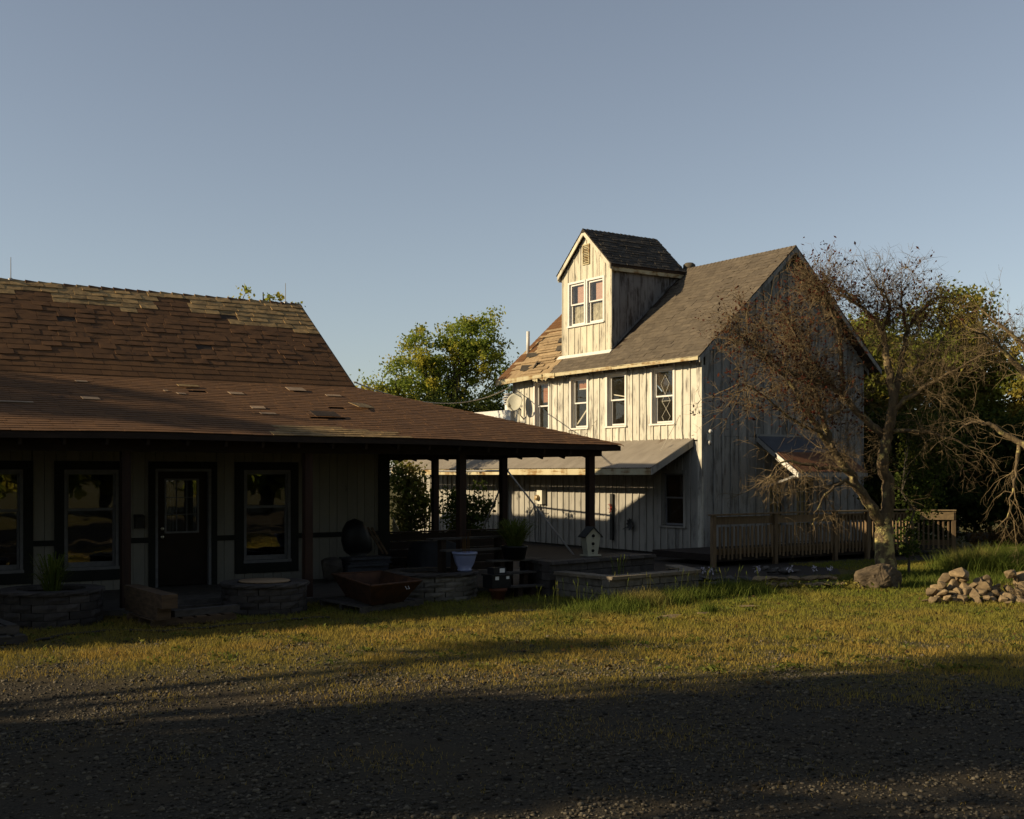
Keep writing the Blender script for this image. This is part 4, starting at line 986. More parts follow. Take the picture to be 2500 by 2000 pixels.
# ---- fixtures on the farmhouse
dish = thing('satellite_dish', 'grey oval satellite dish at the left end of the sunlit upper wall', 'satellite dish', (20.88, 30.84, 3.84))
dm = bmesh.new()
def dish_build():
    ax = Vector((-.80, -.50, .33)).normalized(); c = Vector((20.47, 30.78, 4.38)); up = Vector((0, 0, 1)); r_ = ax.cross(up).normalized(); u_ = r_.cross(ax)
    V = []; F = []; nr, na = 6, 28
    for side in (0, 1):
        for i in range(nr + 1):
            q = i / nr
            for j in range(na):
                t = 2 * math.pi * j / na
                V.append(tuple(c + r_ * (.27 * q * math.cos(t)) + u_ * (.30 * q * math.sin(t)) + ax * (.085 * q * q - .05 - side * .008)))
    o_ = (nr + 1) * na
    for s in (0, o_):
        for i in range(nr):
            for j in range(na):
                F.append((s + i * na + j, s + i * na + (j + 1) % na, s + (i + 1) * na + (j + 1) % na, s + (i + 1) * na + j))
    for j in range(na): F.append((nr * na + j, nr * na + (j + 1) % na, o_ + nr * na + (j + 1) % na, o_ + nr * na + j))
    np_mesh('reflector', np.array(V), np.array(F), 'dish_grey', dish, smooth=True, origin=wloc(dish))
    MB().tube([c - ax * .06, (20.72, 30.80, 4.16), (20.72, 30.82, 3.98), (20.87, 30.84, 3.86)], .02, 8).build('mast', 'metal_grey', dish, smooth=True)
    MB().tube([c - u_ * .29 + ax * .02, c - u_ * .25 + ax * .36], .016, 6).build('feed_arm', 'metal_grey', dish)
    MB().tube([c - u_ * .25 + ax * .30, c - u_ * .20 + ax * .44], [.05, .035], 10).build('feed_horn', 'dish_grey', dish, smooth=True)
    MB().box(20.862, 20.888, 30.76, 30.92, 3.76, 3.95).build('bracket', 'metal_grey', dish)
dish_build()
met = thing('meter_box', 'pale grey electric meter box on the sunlit lower wall under the lean-to', 'meter box', (20.87, 29.8, 1.2))
MB().box(20.72, 20.862, 29.66, 29.93, 1.24, 1.66).build('cabinet', 'meter_grey', met)
MB().box(20.78, 20.862, 29.98, 30.10, 1.28, 1.50).build('side_box', 'meter_grey', met)
mm = MB(); mm.lathe((0, 0, 0), [(.09, 0), (.09, .05), (.075, .10), (.04, .115)], 16); mm.v = [(20.72 - c_, 29.86 + a, 1.43 + b_) for a, b_, c_ in mm.v]; mm.build('meter_dome', 'amber_glass', met, smooth=True)
MB().tube([(20.84, 30.04, 1.28), (20.84, 30.04, .1)], .02, 8).build('conduit', 'metal_grey', met)
sl = thing('security_light', 'small white security light on the shaded gable boards beside the corner', 'light fixture', (21.08, 22.72, 3.0))
MB().box(21.03, 21.13, 22.66, 22.724, 3.02, 3.20).build('base', 'meter_grey', sl)
MB().lathe((21.09, 22.64, 3.20), [(.02, 0), (.05, .03), (.055, .06), (.03, .10)], 10).build('lamp', 'pipe_white', sl, smooth=True)
MB().lathe((21.07, 22.64, 2.90), [(.02, 0), (.045, .04), (.045, .09), (.015, .12)], 10).build('sensor', 'metal_grey', sl, smooth=True)
wr = MB(); pts = []
for i in range(25):
    t = i / 24; p = Vector((10.62, 21.85, 4.02)).lerp(Vector((20.80, 31.5, 4.93)), t); p.z -= 1.15 * 4 * t * (1 - t) * .42; pts.append(p)
wr.tube(pts, .014, 6); tag(wr.build('overhead_cable', 'cable'), 'pale overhead cable sagging from the brown roof to the farmhouse corner', 'cable')
wc = MB(); wc.tube([(20.80, 31.5, 4.93), (20.86, 31.42, 4.7), (20.87, 31.42, 4.2)], .012, 5)
tag(wc.build('service_drop', 'cable_dark', origin=(20.86, 31.4, 4.2)), 'dark service cable running down the far corner of the sunlit wall above the dish', 'cable')
# ================================================================== yard objects
def arc_block(m, r0, r1, ang, h, seed):
    """one curved wall block, rough outer face, centred on angle 0"""
    rr = random.Random(seed); V = []; F = []; nu, nv = 4, 3
    for j in range(nv):
        for i in range(nu):
            t = -ang / 2 + ang * i / (nu - 1); z = h * j / (nv - 1)
            e = 0 if i in (0, nu - 1) or j in (0, nv - 1) else 1
            r = r1 - (.012 if not e else 0) + rr.uniform(-.012, .014) * (1 if e else .4); V.append((r * math.cos(t), r * math.sin(t), z))
    for j in range(nv - 1):
        for i in range(nu - 1): k = j * nu + i; F.append((k, k + 1, k + nu + 1, k + nu))
    k = len(V)
    for z in (0, h):
        for i in range(nu): t = -ang / 2 + ang * i / (nu - 1); V.append((r0 * math.cos(t), r0 * math.sin(t), z))
    for i in range(nu - 1):
        F += [(k + i + 1, k + i, k + nu + i, k + nu + i + 1), (i + 1, i, k + i, k + i + 1), ((nv - 1) * nu + i, (nv - 1) * nu + i + 1, k + nu + i + 1, k + nu + i)]
    F += [(0, nu, 2 * nu, k + nu, k), (nu - 1, k + nu - 1, k + 2 * nu - 1, 3 * nu - 1, 2 * nu - 1)]
    me = bpy.data.meshes.new('block'); me.from_pydata(V, [], F); me.materials.append(MATS[m]); me.update(); return me

def ring_planter(label, c, r, courses, ch, n, m, capm, cap=True, arc=(0, 360)):
    t = thing('ring_planter', label, 'planter', (c[0], c[1], 0), 'round stone planters along the porch')
    blocks = [arc_block(m, r - .17, r, 2 * math.pi / n * .965, ch * .95, s) for s in range(4)]
    for k in range(courses):
        for i in range(n):
            o = link('block', blocks[(i * 3 + k) % 4], t, (c[0], c[1], k * ch)); o.rotation_euler = (0, 0, 2 * math.pi * (i + (k % 2) * .5) / n + random.uniform(-.01, .01))
    z = courses * ch
    if cap:
        caps = [arc_block(capm, r - .24, r + .035, 2 * math.pi / n * .985, .055, 40 + s) for s in range(3)]
        for i in range(n):
            o = link('cap_stone', caps[i % 3], t, (c[0], c[1], z)); o.rotation_euler = (0, 0, 2 * math.pi * (i + .25) / n)
    MB().lathe((c[0], c[1], 0), [(r - .2, 0), (r - .2, z - .03), (r * .5, z + .0), (.02, z + .02)], 24).build('soil', 'soil', t)
    return t, z
ring_planter('round dark stone planter at the far left with grass growing in it', (3.94, 18.0), .71, 4, .112, 13, 'stone_block', 'stone_block')
p2, z2 = ring_planter('round dark stone planter with a pale lid below the window right of the door', (7.03, 17.62), .66, 4, .105, 12, 'stone_block', 'stone_block')
lid = MB().lathe((7.03, 17.62, .475), [(.38, 0), (.40, .012), (.39, .026), (.1, .034)], 28); tag(lid.build('round_lid', 'patch_grey', smooth=True, origin=(7.03, 17.62, .475)), 'pale round lid lying on the stone planter right of the door', 'lid')
ring_planter('pale brick ring planter carrying the blue-white pot', (10.25, 18.02), .80, 5, .084, 14, 'stone_block_pale', 'stone_block')

def straight_wall(t, p0, p1, z0, ch, courses, bl, depth, m, capm, cap=True, inward=1):
    p0 = Vector((*p0, 0)); p1 = Vector((*p1, 0)); d = (p1 - p0); L = d.length; d.normalize(); nrm = Vector((-d.y, d.x, 0)) * inward; ang = math.atan2(d.y, d.x)
    for k in range(courses):
        x = -(bl * .5 if k % 2 else 0)
        while x < L:
            a, b_ = max(0, x), min(L, x + bl * random.uniform(.92, 1.08)); x = b_ if b_ > x else x + bl
            if b_ - a < .05: continue
            c = p0 + d * (a + b_) / 2 + nrm * (depth / 2 + random.uniform(0, .012)); o = link('block', BLK[m], t, (c.x, c.y, z0 + k * ch + ch / 2))
            o.rotation_euler = (0, 0, ang); o.scale = (b_ - a - .008, depth, ch * .955)
    if cap:
        x = 0
        while x < L - .02:
            b_ = min(L, x + .42); c = p0 + d * (x + b_) / 2 + nrm * (depth / 2 + .0)
            o = link('cap_stone', BLK[capm], t, (c.x, c.y, z0 + courses * ch + .028)); o.rotation_euler = (0, 0, ang + random.uniform(-.006, .006)); o.scale = (b_ - x - .005, depth + .10, .055); x = b_
def rough_box(m, seed):
    rr = random.Random(seed); b_ = MB(); n = 4
    bm = bmesh.new(); bmesh.ops.create_cube(bm, size=1.0); bmesh.ops.bevel(bm, geom=bm.edges[:], offset=.03, segments=1, affect='EDGES')
    for v in bm.verts: v.co += Vector((rr.uniform(-.012, .012), rr.uniform(-.03, .03), rr.uniform(-.015, .015)))
    me = bpy.data.meshes.new('block'); bm.to_mesh(me); bm.free(); me.materials.append(MATS[m]); me.update(); return me
BLK = {m: rough_box(m, i) for i, m in enumerate(('stone_block', 'stone_block_pale', 'cap_stone', 'rock_grey'))}
bed = thing('raised_bed', 'block-walled raised bed with flat capstones and a lit front corner in the grass', 'raised bed', (13.4, 16.4, 0))
C1, L1, R1 = (12.26, 15.58), (12.16, 17.0), (14.50, 15.86)
straight_wall(bed, C1, R1, 0, .13, 3, .40, .2, 'stone_block_pale', 'cap_stone'); straight_wall(bed, L1, (C1[0] - .0, C1[1] + .21), 0, .13, 3, .40, .2, 'stone_block_pale', 'cap_stone')
straight_wall(bed, R1, (15.0, 17.0), 0, .13, 3, .40, .2, 'stone_block_pale', 'cap_stone')
MB().prism([(12.42, 15.80, .02), (14.42, 16.04, .02), (14.85, 17.2, .02), (12.30, 17.0, .02)], (0, 0, .33)).build('soil', 'soil', bed)
bed2 = thing('upper_raised_bed', 'shaded upper raised bed behind the front bed carrying the birdhouse', 'raised bed', (13.3, 17.6, 0))
straight_wall(bed2, (12.07, 17.04), (14.9, 17.55), 0, .14, 4, .40, .2, 'stone_block', 'stone_block'); straight_wall(bed2, (12.30, 18.35), (12.06, 17.25), 0, .14, 4, .40, .2, 'stone_block', 'stone_block')
MB().prism([(12.25, 17.25, .02), (14.85, 17.72, .02), (14.85, 18.35, .02), (12.45, 18.35, .02)], (0, 0, .59)).build('soil', 'soil', bed2)
# birdhouse
bh = thing('birdhouse', 'tall cream birdhouse with a dark roof and three round holes', 'birdhouse', (13.66, 17.95, .63))
def birdhouse():
    c = Vector((13.66, 17.95, .63)); an = R(-12); ca, sa = math.cos(an), math.sin(an)
    P = lambda x, y, z: (c.x + x * ca - y * sa, c.y + x * sa + y * ca, c.z + z)
    h, w0, w1, dp = .36, .10, .15, .13
    b_ = MB().add([P(-w0, -dp * .8, 0), P(w0, -dp * .8, 0), P(w0, dp * .8, 0), P(-w0, dp * .8, 0), P(-w1, -dp, h), P(w1, -dp, h), P(w1, dp, h), P(-w1, dp, h), P(0, -dp, h + .15), P(0, dp, h + .15)],
                  [(0, 3, 2, 1), (0, 1, 5, 8, 4), (2, 3, 7, 9, 6), (1, 2, 6, 5), (3, 0, 4, 7), (5, 6, 9, 8), (7, 4, 8, 9)])
    b_.build('body', 'cream_paint', bh)
    for s in (-1, 1):
        r_ = MB().hexa([P(0, -dp - .035, h + .155), P(s * (w1 + .035), -dp - .035, h - .035), P(s * (w1 + .035), dp + .035, h - .035), P(0, dp + .035, h + .155), P(0, -dp - .035, h + .175), P(s * (w1 + .035), -dp - .035, h - .015), P(s * (w1 + .035), dp + .035, h - .015), P(0, dp + .035, h + .175)])
        r_.build('roof', 'dark_paint', bh)
    for z in (.08, .21, .36):
        m_ = MB(); n = 14; y = -dp * (.8 + .2 * z / h) - .002; cc = [P(.032 * math.cos(2 * math.pi * i / n), y, z + .032 * math.sin(2 * math.pi * i / n)) for i in range(n)]
        m_.prism(cc, (0.0, .004, 0)); m_.build('hole', 'room_dark', bh)
        MB().tube([P(-.015, y - .002, z - .055), P(.015, y - .002, z - .055)], .004, 5).build('perch', 'dark_paint', bh)
    MB().box(c.x - .15, c.x + .15, c.y - .14, c.y + .14, c.z - .02, c.z).build('base', 'cream_paint', bh)
birdhouse()

# tapered metal trough on a pallet
def pallet(label, corners, z, m='grey_timber', n=6, group=None):
    c0, c1, c2, c3 = [Vector((*p, 0)) for p in corners]; mid = (c0 + c1 + c2 + c3) / 4
    t = thing('pallet', label, 'pallet', (mid.x, mid.y, z), group)
    for k in range(3):
        f = (k + .12 * (1 - k)) / 2; p, q_ = c0.lerp(c3, .03 + .94 * k / 2), c1.lerp(c2, .03 + .94 * k / 2)
        MB().bar(p + Vector((0, 0, z + .06)), q_ + Vector((0, 0, z + .06)), .05, .08).build('stringer', m, t)
    for k in range(n):
        f = (k + .5) / n
        for zz in ((z + .112), (z + .010)):
            if zz < z + .05 and k % 2: continue
            MB().bar(c0.lerp(c1, f) + Vector((0, 0, zz)), c3.lerp(c2, f) + Vector((0, 0, zz)), (c1 - c0).length / n * .72, .02).build('slat', m, t)
    return t
pallet('weathered pallet under the tapered metal trough', [(8.1, 16.38), (9.48, 16.92), (9.3, 18.2), (8.0, 17.7)], 0)
tr = thing('metal_trough', 'rusty tapered metal trough standing on a pallet before the porch', 'trough', (8.7, 17.3, .13))
rim = [(8.03, 15.95), (9.10, 16.30), (9.40, 18.25), (8.45, 18.2)]; bot = [(8.30, 16.45), (8.98, 16.70), (9.18, 18.0), (8.58, 17.95)]
m_ = MB(); cx, cy = 8.72, 17.2; ins = lambda p, k: (cx + (p[0] - cx) * k, cy + (p[1] - cy) * k)
m_.add([(*p, .13) for p in bot] + [(*p, .48) for p in rim] + [(*ins(p, .965), .48) for p in rim] + [(*ins(p, .94), .16) for p in bot],
       [(3, 2, 1, 0)] + [(i, (i + 1) % 4, 4 + (i + 1) % 4, 4 + i) for i in range(4)] + [(4 + i, 4 + (i + 1) % 4, 8 + (i + 1) % 4, 8 + i) for i in range(4)] + [(8 + i, 8 + (i + 1) % 4, 12 + (i + 1) % 4, 12 + i) for i in range(4)] + [(12, 13, 14, 15)])
m_.build('tub', 'rust_metal', tr)
m_ = MB()
for i in range(4): m_.tube([(*rim[i], .485), (*rim[(i + 1) % 4], .485)], .017, 6)
m_.build('rim', 'rust_metal', tr)
m_ = MB().tube([(8.66, 16.03, .44), (8.66, 15.99, .40), (8.72, 16.01, .40), (8.72, 16.05, .44)], .008, 5); m_.build('handle', 'metal_grey', tr)

# timber pile by the door
tp = [pallet('low pallet under the squared timber by the door', [(4.95, 16.55), (6.25, 16.75), (6.2, 17.75), (4.9, 17.6)], 0, 'old_timber')]
tag(MB().box(5.0, 5.22, 16.25, 18.1, .30, .49).build('squared_timber', 'old_timber', origin=(5.14, 17.2, .30)), 'thick squared timber with a sunlit side lying by the door', 'timber')
tag(MB().box(4.99, 5.18, 16.42, 18.0, .126, .298).build('timber_offcut', 'old_timber', origin=(5.08, 17.2, .13)), 'shorter timber under the thick squared timber by the door', 'timber')
tag(MB().bar((5.3, 16.75, .17), (6.35, 17.0, .17), .14, .09).build('loose_plank', 'grey_timber', origin=(5.8, 16.9, .12)), 'dark plank lying across the low pallet by the door', 'plank')
tag(MB().bar((6.35, 18.9, .125), (7.2, 18.75, .125), .10, .04).build('loose_batten', 'grey_timber', origin=(6.8, 18.8, .1)), 'narrow batten on the porch floor in front of the brown door', 'plank')
st = MB().box(5.35, 7.5, 18.45, 19.15, .102, .17); tag(st.build('door_step', 'rock_grey', origin=(6.4, 18.8, .1)), 'low dark slab step before the brown door', 'step')
pallet('grey pallet on the ground in the lower left corner of the yard', [(2.3, 15.75), (3.2, 15.95), (3.1, 17.0), (2.2, 16.9)], 0, 'grey_timber', 5)
pallet('grey pallet stacked on top of the corner pallet at the far left', [(2.25, 15.85), (3.12, 16.05), (3.05, 17.0), (2.15, 16.9)], .124, 'grey_timber', 5)
hz = MB(); pts = [(3.3, 16.0, .02), (3.6, 16.35, .02), (4.3, 16.6, .02), (5.0, 16.1, .02), (5.6, 16.15, .02), (6.4, 16.2, .02), (7.0, 16.4, .02), (7.6, 16.2, .02)]
sm = []
for i in range(len(pts) - 1):
    for k in range(6): sm.append(Vector(pts[i]).lerp(Vector(pts[i + 1]), k / 6) + Vector((0, .06 * math.sin(i * 6 + k), 0)))
tag(hz.tube(sm, .018, 6).build('garden_hose', 'cable_dark', smooth=True), 'dark garden hose along the edge of the grass before the planters', 'hose')

# pale potted things on the plant stand
stand = thing('plant_stand', 'stepped wooden plant stand of weathered planks under the porch edge', 'plant stand', (11.4, 17.9, 0))
for x0, x1, y, z in ((10.28, 11.91, 18.15, 1.0), (10.42, 12.0, 17.93, .80), (11.25, 12.40, 17.75, .60), (11.20, 12.03, 17.50, .40), (11.30, 12.02, 17.25, .18)):
    bx('shelf', stand, x0, x1, y - .12, y + .12, z, z + .03, 'grey_timber', rot=(0, R(random.uniform(-.6, .6)), R(random.uniform(-1, 1))))
    for xx in (x0 + .25, x1 - .2): bx('leg', stand, xx - .045, xx + .045, y - .07, y + .07, 0, z - .001, 'dark_wood')
pot = thing('blue_pot', 'glazed blue-white flower pot standing on the pale brick planter', 'flower pot', (10.68, 17.62, .475))
prof = [(.12, 0), (.13, .03), (.115, .045), (.165, .14), (.20, .26), (.205, .29), (.222, .295), (.222, .33), (.20, .33), (.19, .27), (.02, .265)]
MB().lathe((10.68, 17.62, .475), prof, 28).build('bowl', 'pot_blue', pot, smooth=True)
MB().lathe((10.68, 17.62, .74), [(.185, 0), (.10, .02), (.01, .025)], 20).build('soil', 'soil', pot)
crate = thing('black_crate', 'black plastic crate with white labels stacked above the terracotta pot', 'crate', (10.98, 17.15, .22))
tpot = thing('terracotta_pot', 'dark terracotta pot on the ground under the black crate', 'flower pot', (10.98, 17.02, 0))
MB().lathe((10.98, 17.02, 0), [(.10, 0), (.135, .16), (.155, .162), (.16, .215), (.14, .215), (.12, .15), (.02, .15)], 20).build('body', 'terracotta', tpot, smooth=True)
MB().box(10.80, 11.18, 16.92, 17.22, .22, .42).build('box', 'black_plastic', crate); MB().box(10.78, 11.20, 16.90, 17.24, .42, .45).build('rim', 'black_plastic', crate)
MB().box(10.88, 11.14, 17.0, 17.2, .45, .56).build('tray', 'black_plastic', crate)
for x, y, z, w_, h_ in ((10.86, 16.913, .36, .07, .06), (11.08, 16.913, .37, .06, .07), (11.00, 16.993, .475, .10, .07)): MB().box(x, x + w_, y, y + .004, z, z + h_).build('label_tag', 'white_label', crate)
gp = thing('grass_pot', 'black nursery pot of arching green ornamental grass on the plant stand', 'potted plant', (11.80, 17.75, .632))
MB().lathe((11.80, 17.75, .632), [(.19, 0), (.23, .20), (.245, .205), (.245, .24), (.22, .24), (.2, .2), (.02, .2)], 20).build('pot', 'black_plastic', gp, smooth=True)

# things stored against the porch wall
slab = thing('slate_stack', 'stack of thin dark slate slabs against the pale siding under the porch', 'slabs', (10.25, 20.7, .1))
for i in range(11):
    o = bx('slab', slab, 9.85 + random.uniform(-.04, .04), 10.7 + random.uniform(-.04, .04), 20.45 + random.uniform(-.03, .03), 20.95, .102 + i * .042, .140 + i * .042, 'slate', rot=(0, 0, R(random.uniform(-3, 3))))
rk_ = [rock_mesh('rock', 'rock_grey', 60 + i, 18, .8, 1) for i in range(3)]
o = link('rough_rock', rk_[0], None, (9.55, 20.6, .38)); o.scale = (.32, .28, .33); tag(o, 'rough dark rock beside the slate stack on the porch', 'rock')
wb = thing('wheelbarrow', 'black wheelbarrow tub tipped up on the slates against the siding', 'wheelbarrow', (10.3, 20.85, .57))
def barrow():
    V = []; F = []; n = 14; prof = [(0, .10), (.10, .26), (.30, .33), (.52, .30), (.66, .20), (.72, .02)]
    c = Vector((10.12, 20.92, .57))
    for z, r in prof:
        for j in range(n):
            t = math.pi * j / (n - 1); sk = .34 * max(0, .55 - z)   # belly slopes down to the right
            V.append((c.x + .06 + math.cos(t) * (r * .85) + (sk if math.cos(t) > 0 else 0) * math.cos(t), c.y - math.sin(t) * r * .75, c.z + z))
    for i in range(len(prof) - 1):
        for j in range(n - 1): k = i * n + j; F.append((k, k + 1, k + n + 1, k + n))
        F.append((i * n + n - 1, i * n, (i + 1) * n, (i + 1) * n + n - 1))
    F.append(tuple(range(n)))
    m_ = MB().add(V, F); m_.build('tub', 'black_plastic', wb, smooth=True)
    for dy in (-.12, .05): MB().bar((10.42, 20.78 + dy, 1.12), (10.74, 20.74 + dy, .60), .035, .04).build('handle', 'old_timber', wb)
barrow()
cs = thing('folded_sacks', 'small pile of striped folded sacks behind the pale brick planter', 'sacks', (10.95, 20.1, .1))
for i in range(4):
    m_ = MB(); z = .102 + i * .055; n = 16
    m_.lathe((0, 0, 0), [(.16, 0), (.21, .012), (.215, .03), (.19, .05), (.05, .056)], n); m_.v = [(10.98 + a * 1.2 + .02 * (i % 2), 20.15 + b_ * .9, z + c_) for a, b_, c_ in m_.v]; m_.build('sack', 'striped_cloth', cs, smooth=True)
gr = thing('covered_grill', 'grill under a dark grey cover standing in the porch shade', 'covered grill', (12.0, 21.0, .1))
def cover():
    V = []; F = []; n = 24; lev = [(0, 1.08), (.25, 1.05), (.5, .98), (.64, .9), (.70, .6)]
    for z, k in lev:
        for j in range(n):
            t = 2 * math.pi * j / n; cx_, cy_ = math.cos(t), math.sin(t); p = max(abs(cx_), abs(cy_)) ** .8; wv = 1 + .025 * math.sin(t * 9 + z * 5)
            V.append((12.0 + cx_ / p * .48 * k * wv, 21.0 + cy_ / p * .32 * k * wv, .10 + z))
    for i in range(len(lev) - 1):
        for j in range(n): F.append((i * n + j, i * n + (j + 1) % n, (i + 1) * n + (j + 1) % n, (i + 1) * n + j))
    F.append(tuple((len(lev) - 1) * n + j for j in range(n)))
    MB().add(V, F).build('cover', 'cover_cloth', gr, smooth=True)
cover()
hw = thing('plank_barrier', 'low dark plank barrier at the back of the open porch end', 'barrier', (12.6, 21.6, .1))
for i in range(5): bx('plank', hw, 11.26, 13.98, 21.58, 21.62, .12 + i * .165, .275 + i * .165, 'dark_wood')
bx('cap', hw, 11.26, 13.98, 21.53, 21.67, .945, .975, 'porch_wood')
wt = MB().prism([(12.15, 23.1, .10), (12.60, 22.8, .10), (12.16, 23.09, 1.22)], (.02, .03, 0)); tag(wt.build('white_board', 'white_label', origin=(12.3, 23.0, .1)), 'white triangular board leaning at the back of the porch', 'board')
# A-frame with its top bar, between the porch and the farmhouse
af = thing('swing_frame', 'metal A-frame with crossed legs and a top bar before the farmhouse', 'swing frame', (17.6, 26.6, 0))
ap1, ap2 = Vector((17.3, 26.35, 2.24)), Vector((17.9, 31.4, 2.24))
MB().tube([ap1, ap2], .028, 8).build('top_bar', 'metal_grey', af)
for p, ft in ((ap1, (18.42, 24.85, 0)), (ap1, (17.9, 29.0, 0)), (ap2, (18.6, 32.9, 0)), (ap2, (17.4, 29.9, 0))):
    d = (p - Vector(ft)).normalized(); MB().tube([Vector(ft), p + d * .06], .024, 8).build('leg', 'metal_grey', af)
# small things on the lower farmhouse wall
fs = thing('metal_flower', 'dark metal flower ornament on the shaded lower farmhouse wall', 'ornament', (20.8, 25.6, .6))
MB().tube([(20.84, 25.9, .62), (20.80, 25.55, .74)], .012, 5).build('stem', 'dark_paint', fs)
for i in range(9):
    t = 2 * math.pi * i / 9; c = Vector((20.80, 25.50, .78)); e = c + Vector((-.05, .16 * math.cos(t), .19 * math.sin(t))); s_ = Vector((0, -math.sin(t), math.cos(t))) * .045
    MB().add([c, c.lerp(e, .6) + s_, e, c.lerp(e, .6) - s_, c + Vector((.012, 0, 0))], [(0, 1, 2, 3), (0, 4, 1), (0, 3, 4), (1, 4, 2), (4, 3, 2)]).build('petal', 'dark_paint', fs)
fr_ = thing('red_ornament', 'small red hanging flower on a dark strip of the lower wall', 'ornament', (20.8, 26.35, 1.1))
bx('strip', fr_, 20.81, 20.862, 26.33, 26.45, .3, 1.6, 'dark_paint')
mat('red_petal', (0.28, 0.03, 0.015), (0.18, 0.02, 0.01), rough=.7, bump=0)
for i in range(8):
    t = i * .8; c = Vector((20.79, 26.36, 1.30 - i * .025)); e = c + Vector((-.06, .07 * math.cos(t * 2), .06 * math.sin(t * 3)))
    MB().bar(c, e, .04, .012).build('petal', 'red_petal', fr_)

# ------------------------------------------------------------------ stones
ROCKS = [rock_mesh('stone', 'rock_tan', 100 + i, 15, .75, 1) for i in range(7)]
SLABS = [rock_mesh('stone', 'rock_tan', 200 + i, 18, .45, 1) for i in range(5)]
GREYS = [rock_mesh('stone', 'rock_grey', 300 + i, 18, .5, 1) for i in range(5)]
def stone(name, me, p, s, rz=None, tilt=8):
    o = link(name, me, None, p); o.scale = s; o.rotation_euler = (R(random.uniform(-tilt, tilt)), R(random.uniform(-tilt, tilt)), random.uniform(0, 6.28) if rz is None else rz); return o
bl = link('boulder', rock_mesh('boulder', 'rock_boulder', 8, 44, .9, 3, .16), None, (18.2, 14.95, .15)); bl.scale = (.60, .44, .40); bl.rotation_euler = (0, R(-6), R(-30))
tag(bl, 'big brown boulder at the foot of the bare tree', 'boulder')
# rock pile at the right
PILE = thing('rock_pile', 'loose pile of tan fieldstones at the right edge of the lawn', 'rock pile', (17.9, 12.4, 0))
rp = random.Random(4)
def pile_stone(me, p, s, tilt=18):
    o = link('stone', me, PILE, p); o.scale = s; o.rotation_euler = (R(rp.uniform(-tilt, tilt)), R(rp.uniform(-tilt, tilt)), rp.uniform(0, 6.28))
rv, fv = Vector((.834, -.552, 0)), Vector((.552, .834, 0)); pc = Vector((17.9, 12.45, 0))
for lay, (n_, hw_, d0, zc) in enumerate(((19, 1.05, -.42, .06), (18, .98, -.25, .15), (15, .88, -.08, .25), (9, .65, .06, .34))):
    for i in range(n_):
        t = -hw_ + 2 * hw_ * (i + rp.uniform(-.25, .25)) / (n_ - 1); d = d0 + rp.uniform(-.12, .12); sz = rp.uniform(.10, .17) if lay < 3 else rp.uniform(.13, .19)
        q = pc + rv * t + fv * d; me = (ROCKS + SLABS[:2])[(i * 5 + lay * 3) % 9]
        dip = .10 * math.exp(-((t - .35) / .2) ** 2)      # hollow right of the middle
        pile_stone(me, (q.x, q.y, max(.05, zc - dip * lay + rp.uniform(-.04, .03))), (sz * rp.uniform(.95, 1.35), sz, sz * rp.uniform(.8, 1.1)), 32)
for t, d, z, sz, k in ((.75, .12, .36, .25, 6), (-.45, -.02, .44, .20, 1), (.45, .05, .45, .16, 5)):
    q = pc + rv * t + fv * d; pile_stone(ROCKS[k], (q.x, q.y, z), (sz * 1.1, sz, sz * .8))
for t, d, sz in ((.45, -.70, .2), (.15, -.66, .13), (.9, -.6, .17), (-1.15, -.4, .12), (.7, -.95, .10), (1.2, -.2, .15)):
    q = pc + rv * t + fv * d; pile_stone(SLABS[int(sz * 100) % 5], (q.x, q.y, sz * .25), (sz, sz * .8, sz * .6))
# stone border between lawn and the shaded bed
nb = 0
bpts = [(13.6, 17.3), (14.6, 17.0), (15.3, 16.7), (16.2, 16.05), (17.0, 15.55), (17.7, 15.35)]
ORD = 'first second third fourth fifth sixth seventh eighth ninth tenth eleventh twelfth thirteenth fourteenth fifteenth sixteenth seventeenth'.split()
for row, (n_, off, zz) in enumerate(((26, Vector((0, 0)), .07), (22, Vector((.12, .16)), .17))):
    st_ = []
    for i in range(n_):
        t = i / n_ * (len(bpts) - 1); a = int(t); p = Vector(bpts[a]).lerp(Vector(bpts[a + 1]), t - a) + off; sz = random.uniform(.16, .27)
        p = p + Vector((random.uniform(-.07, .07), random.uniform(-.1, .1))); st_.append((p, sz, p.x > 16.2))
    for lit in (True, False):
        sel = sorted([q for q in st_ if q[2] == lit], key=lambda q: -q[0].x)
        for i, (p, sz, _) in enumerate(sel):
            o = stone('border_stone', (SLABS if lit else GREYS)[(i + 2 * row) % 5], (p.x, p.y, zz + .015 * (i % 2)), (sz, sz * .78, sz * .52), tilt=8)  # sun and shade put into the colour: tan where lit, darker grey where shaded
            tag(o, '%s stone of the %s edging course, %s from the boulder' % ('flat tan sunlit' if lit else 'flat grey shaded', ('front', 'back')[row], ORD[i]), 'stone', 'flat stones edging the bed before the deck')
for i in range(22):
    p = Vector((15.0 + random.uniform(0, 4.6), 18.2 + random.uniform(-.6, 1.5))); sz = random.uniform(.10, .24)
    o = stone('bed_stone', GREYS[i % 5], (p.x, p.y, .06), (sz, sz * .8, sz * .55)); tag(o, 'grey rubble stone in the shaded bed along the farmhouse wall', 'stone', 'rubble in the shaded bed')
for p, s, rz, lab in (((11.75, 13.55, .015), (.42, .17, .07), R(15), 'long flat brown stone lying in the sunlit lawn'), ((12.55, 13.62, .015), (.16, .10, .06), R(-5), 'small flat brown stone beside a grass tuft in the lawn'), ((13.75, 13.9, .02), (.26, .10, .06), R(-28), 'low reddish stone half sunk in the lawn'), ((10.5, 15.45, .012), (.5, .13, .04), R(-10), 'thin flat stone in the grass before the plant stand')):
    o = stone('lawn_stone', SLABS[nb % 5], p, s, rz, 2); nb += 1; tag(o, lab, 'stone')
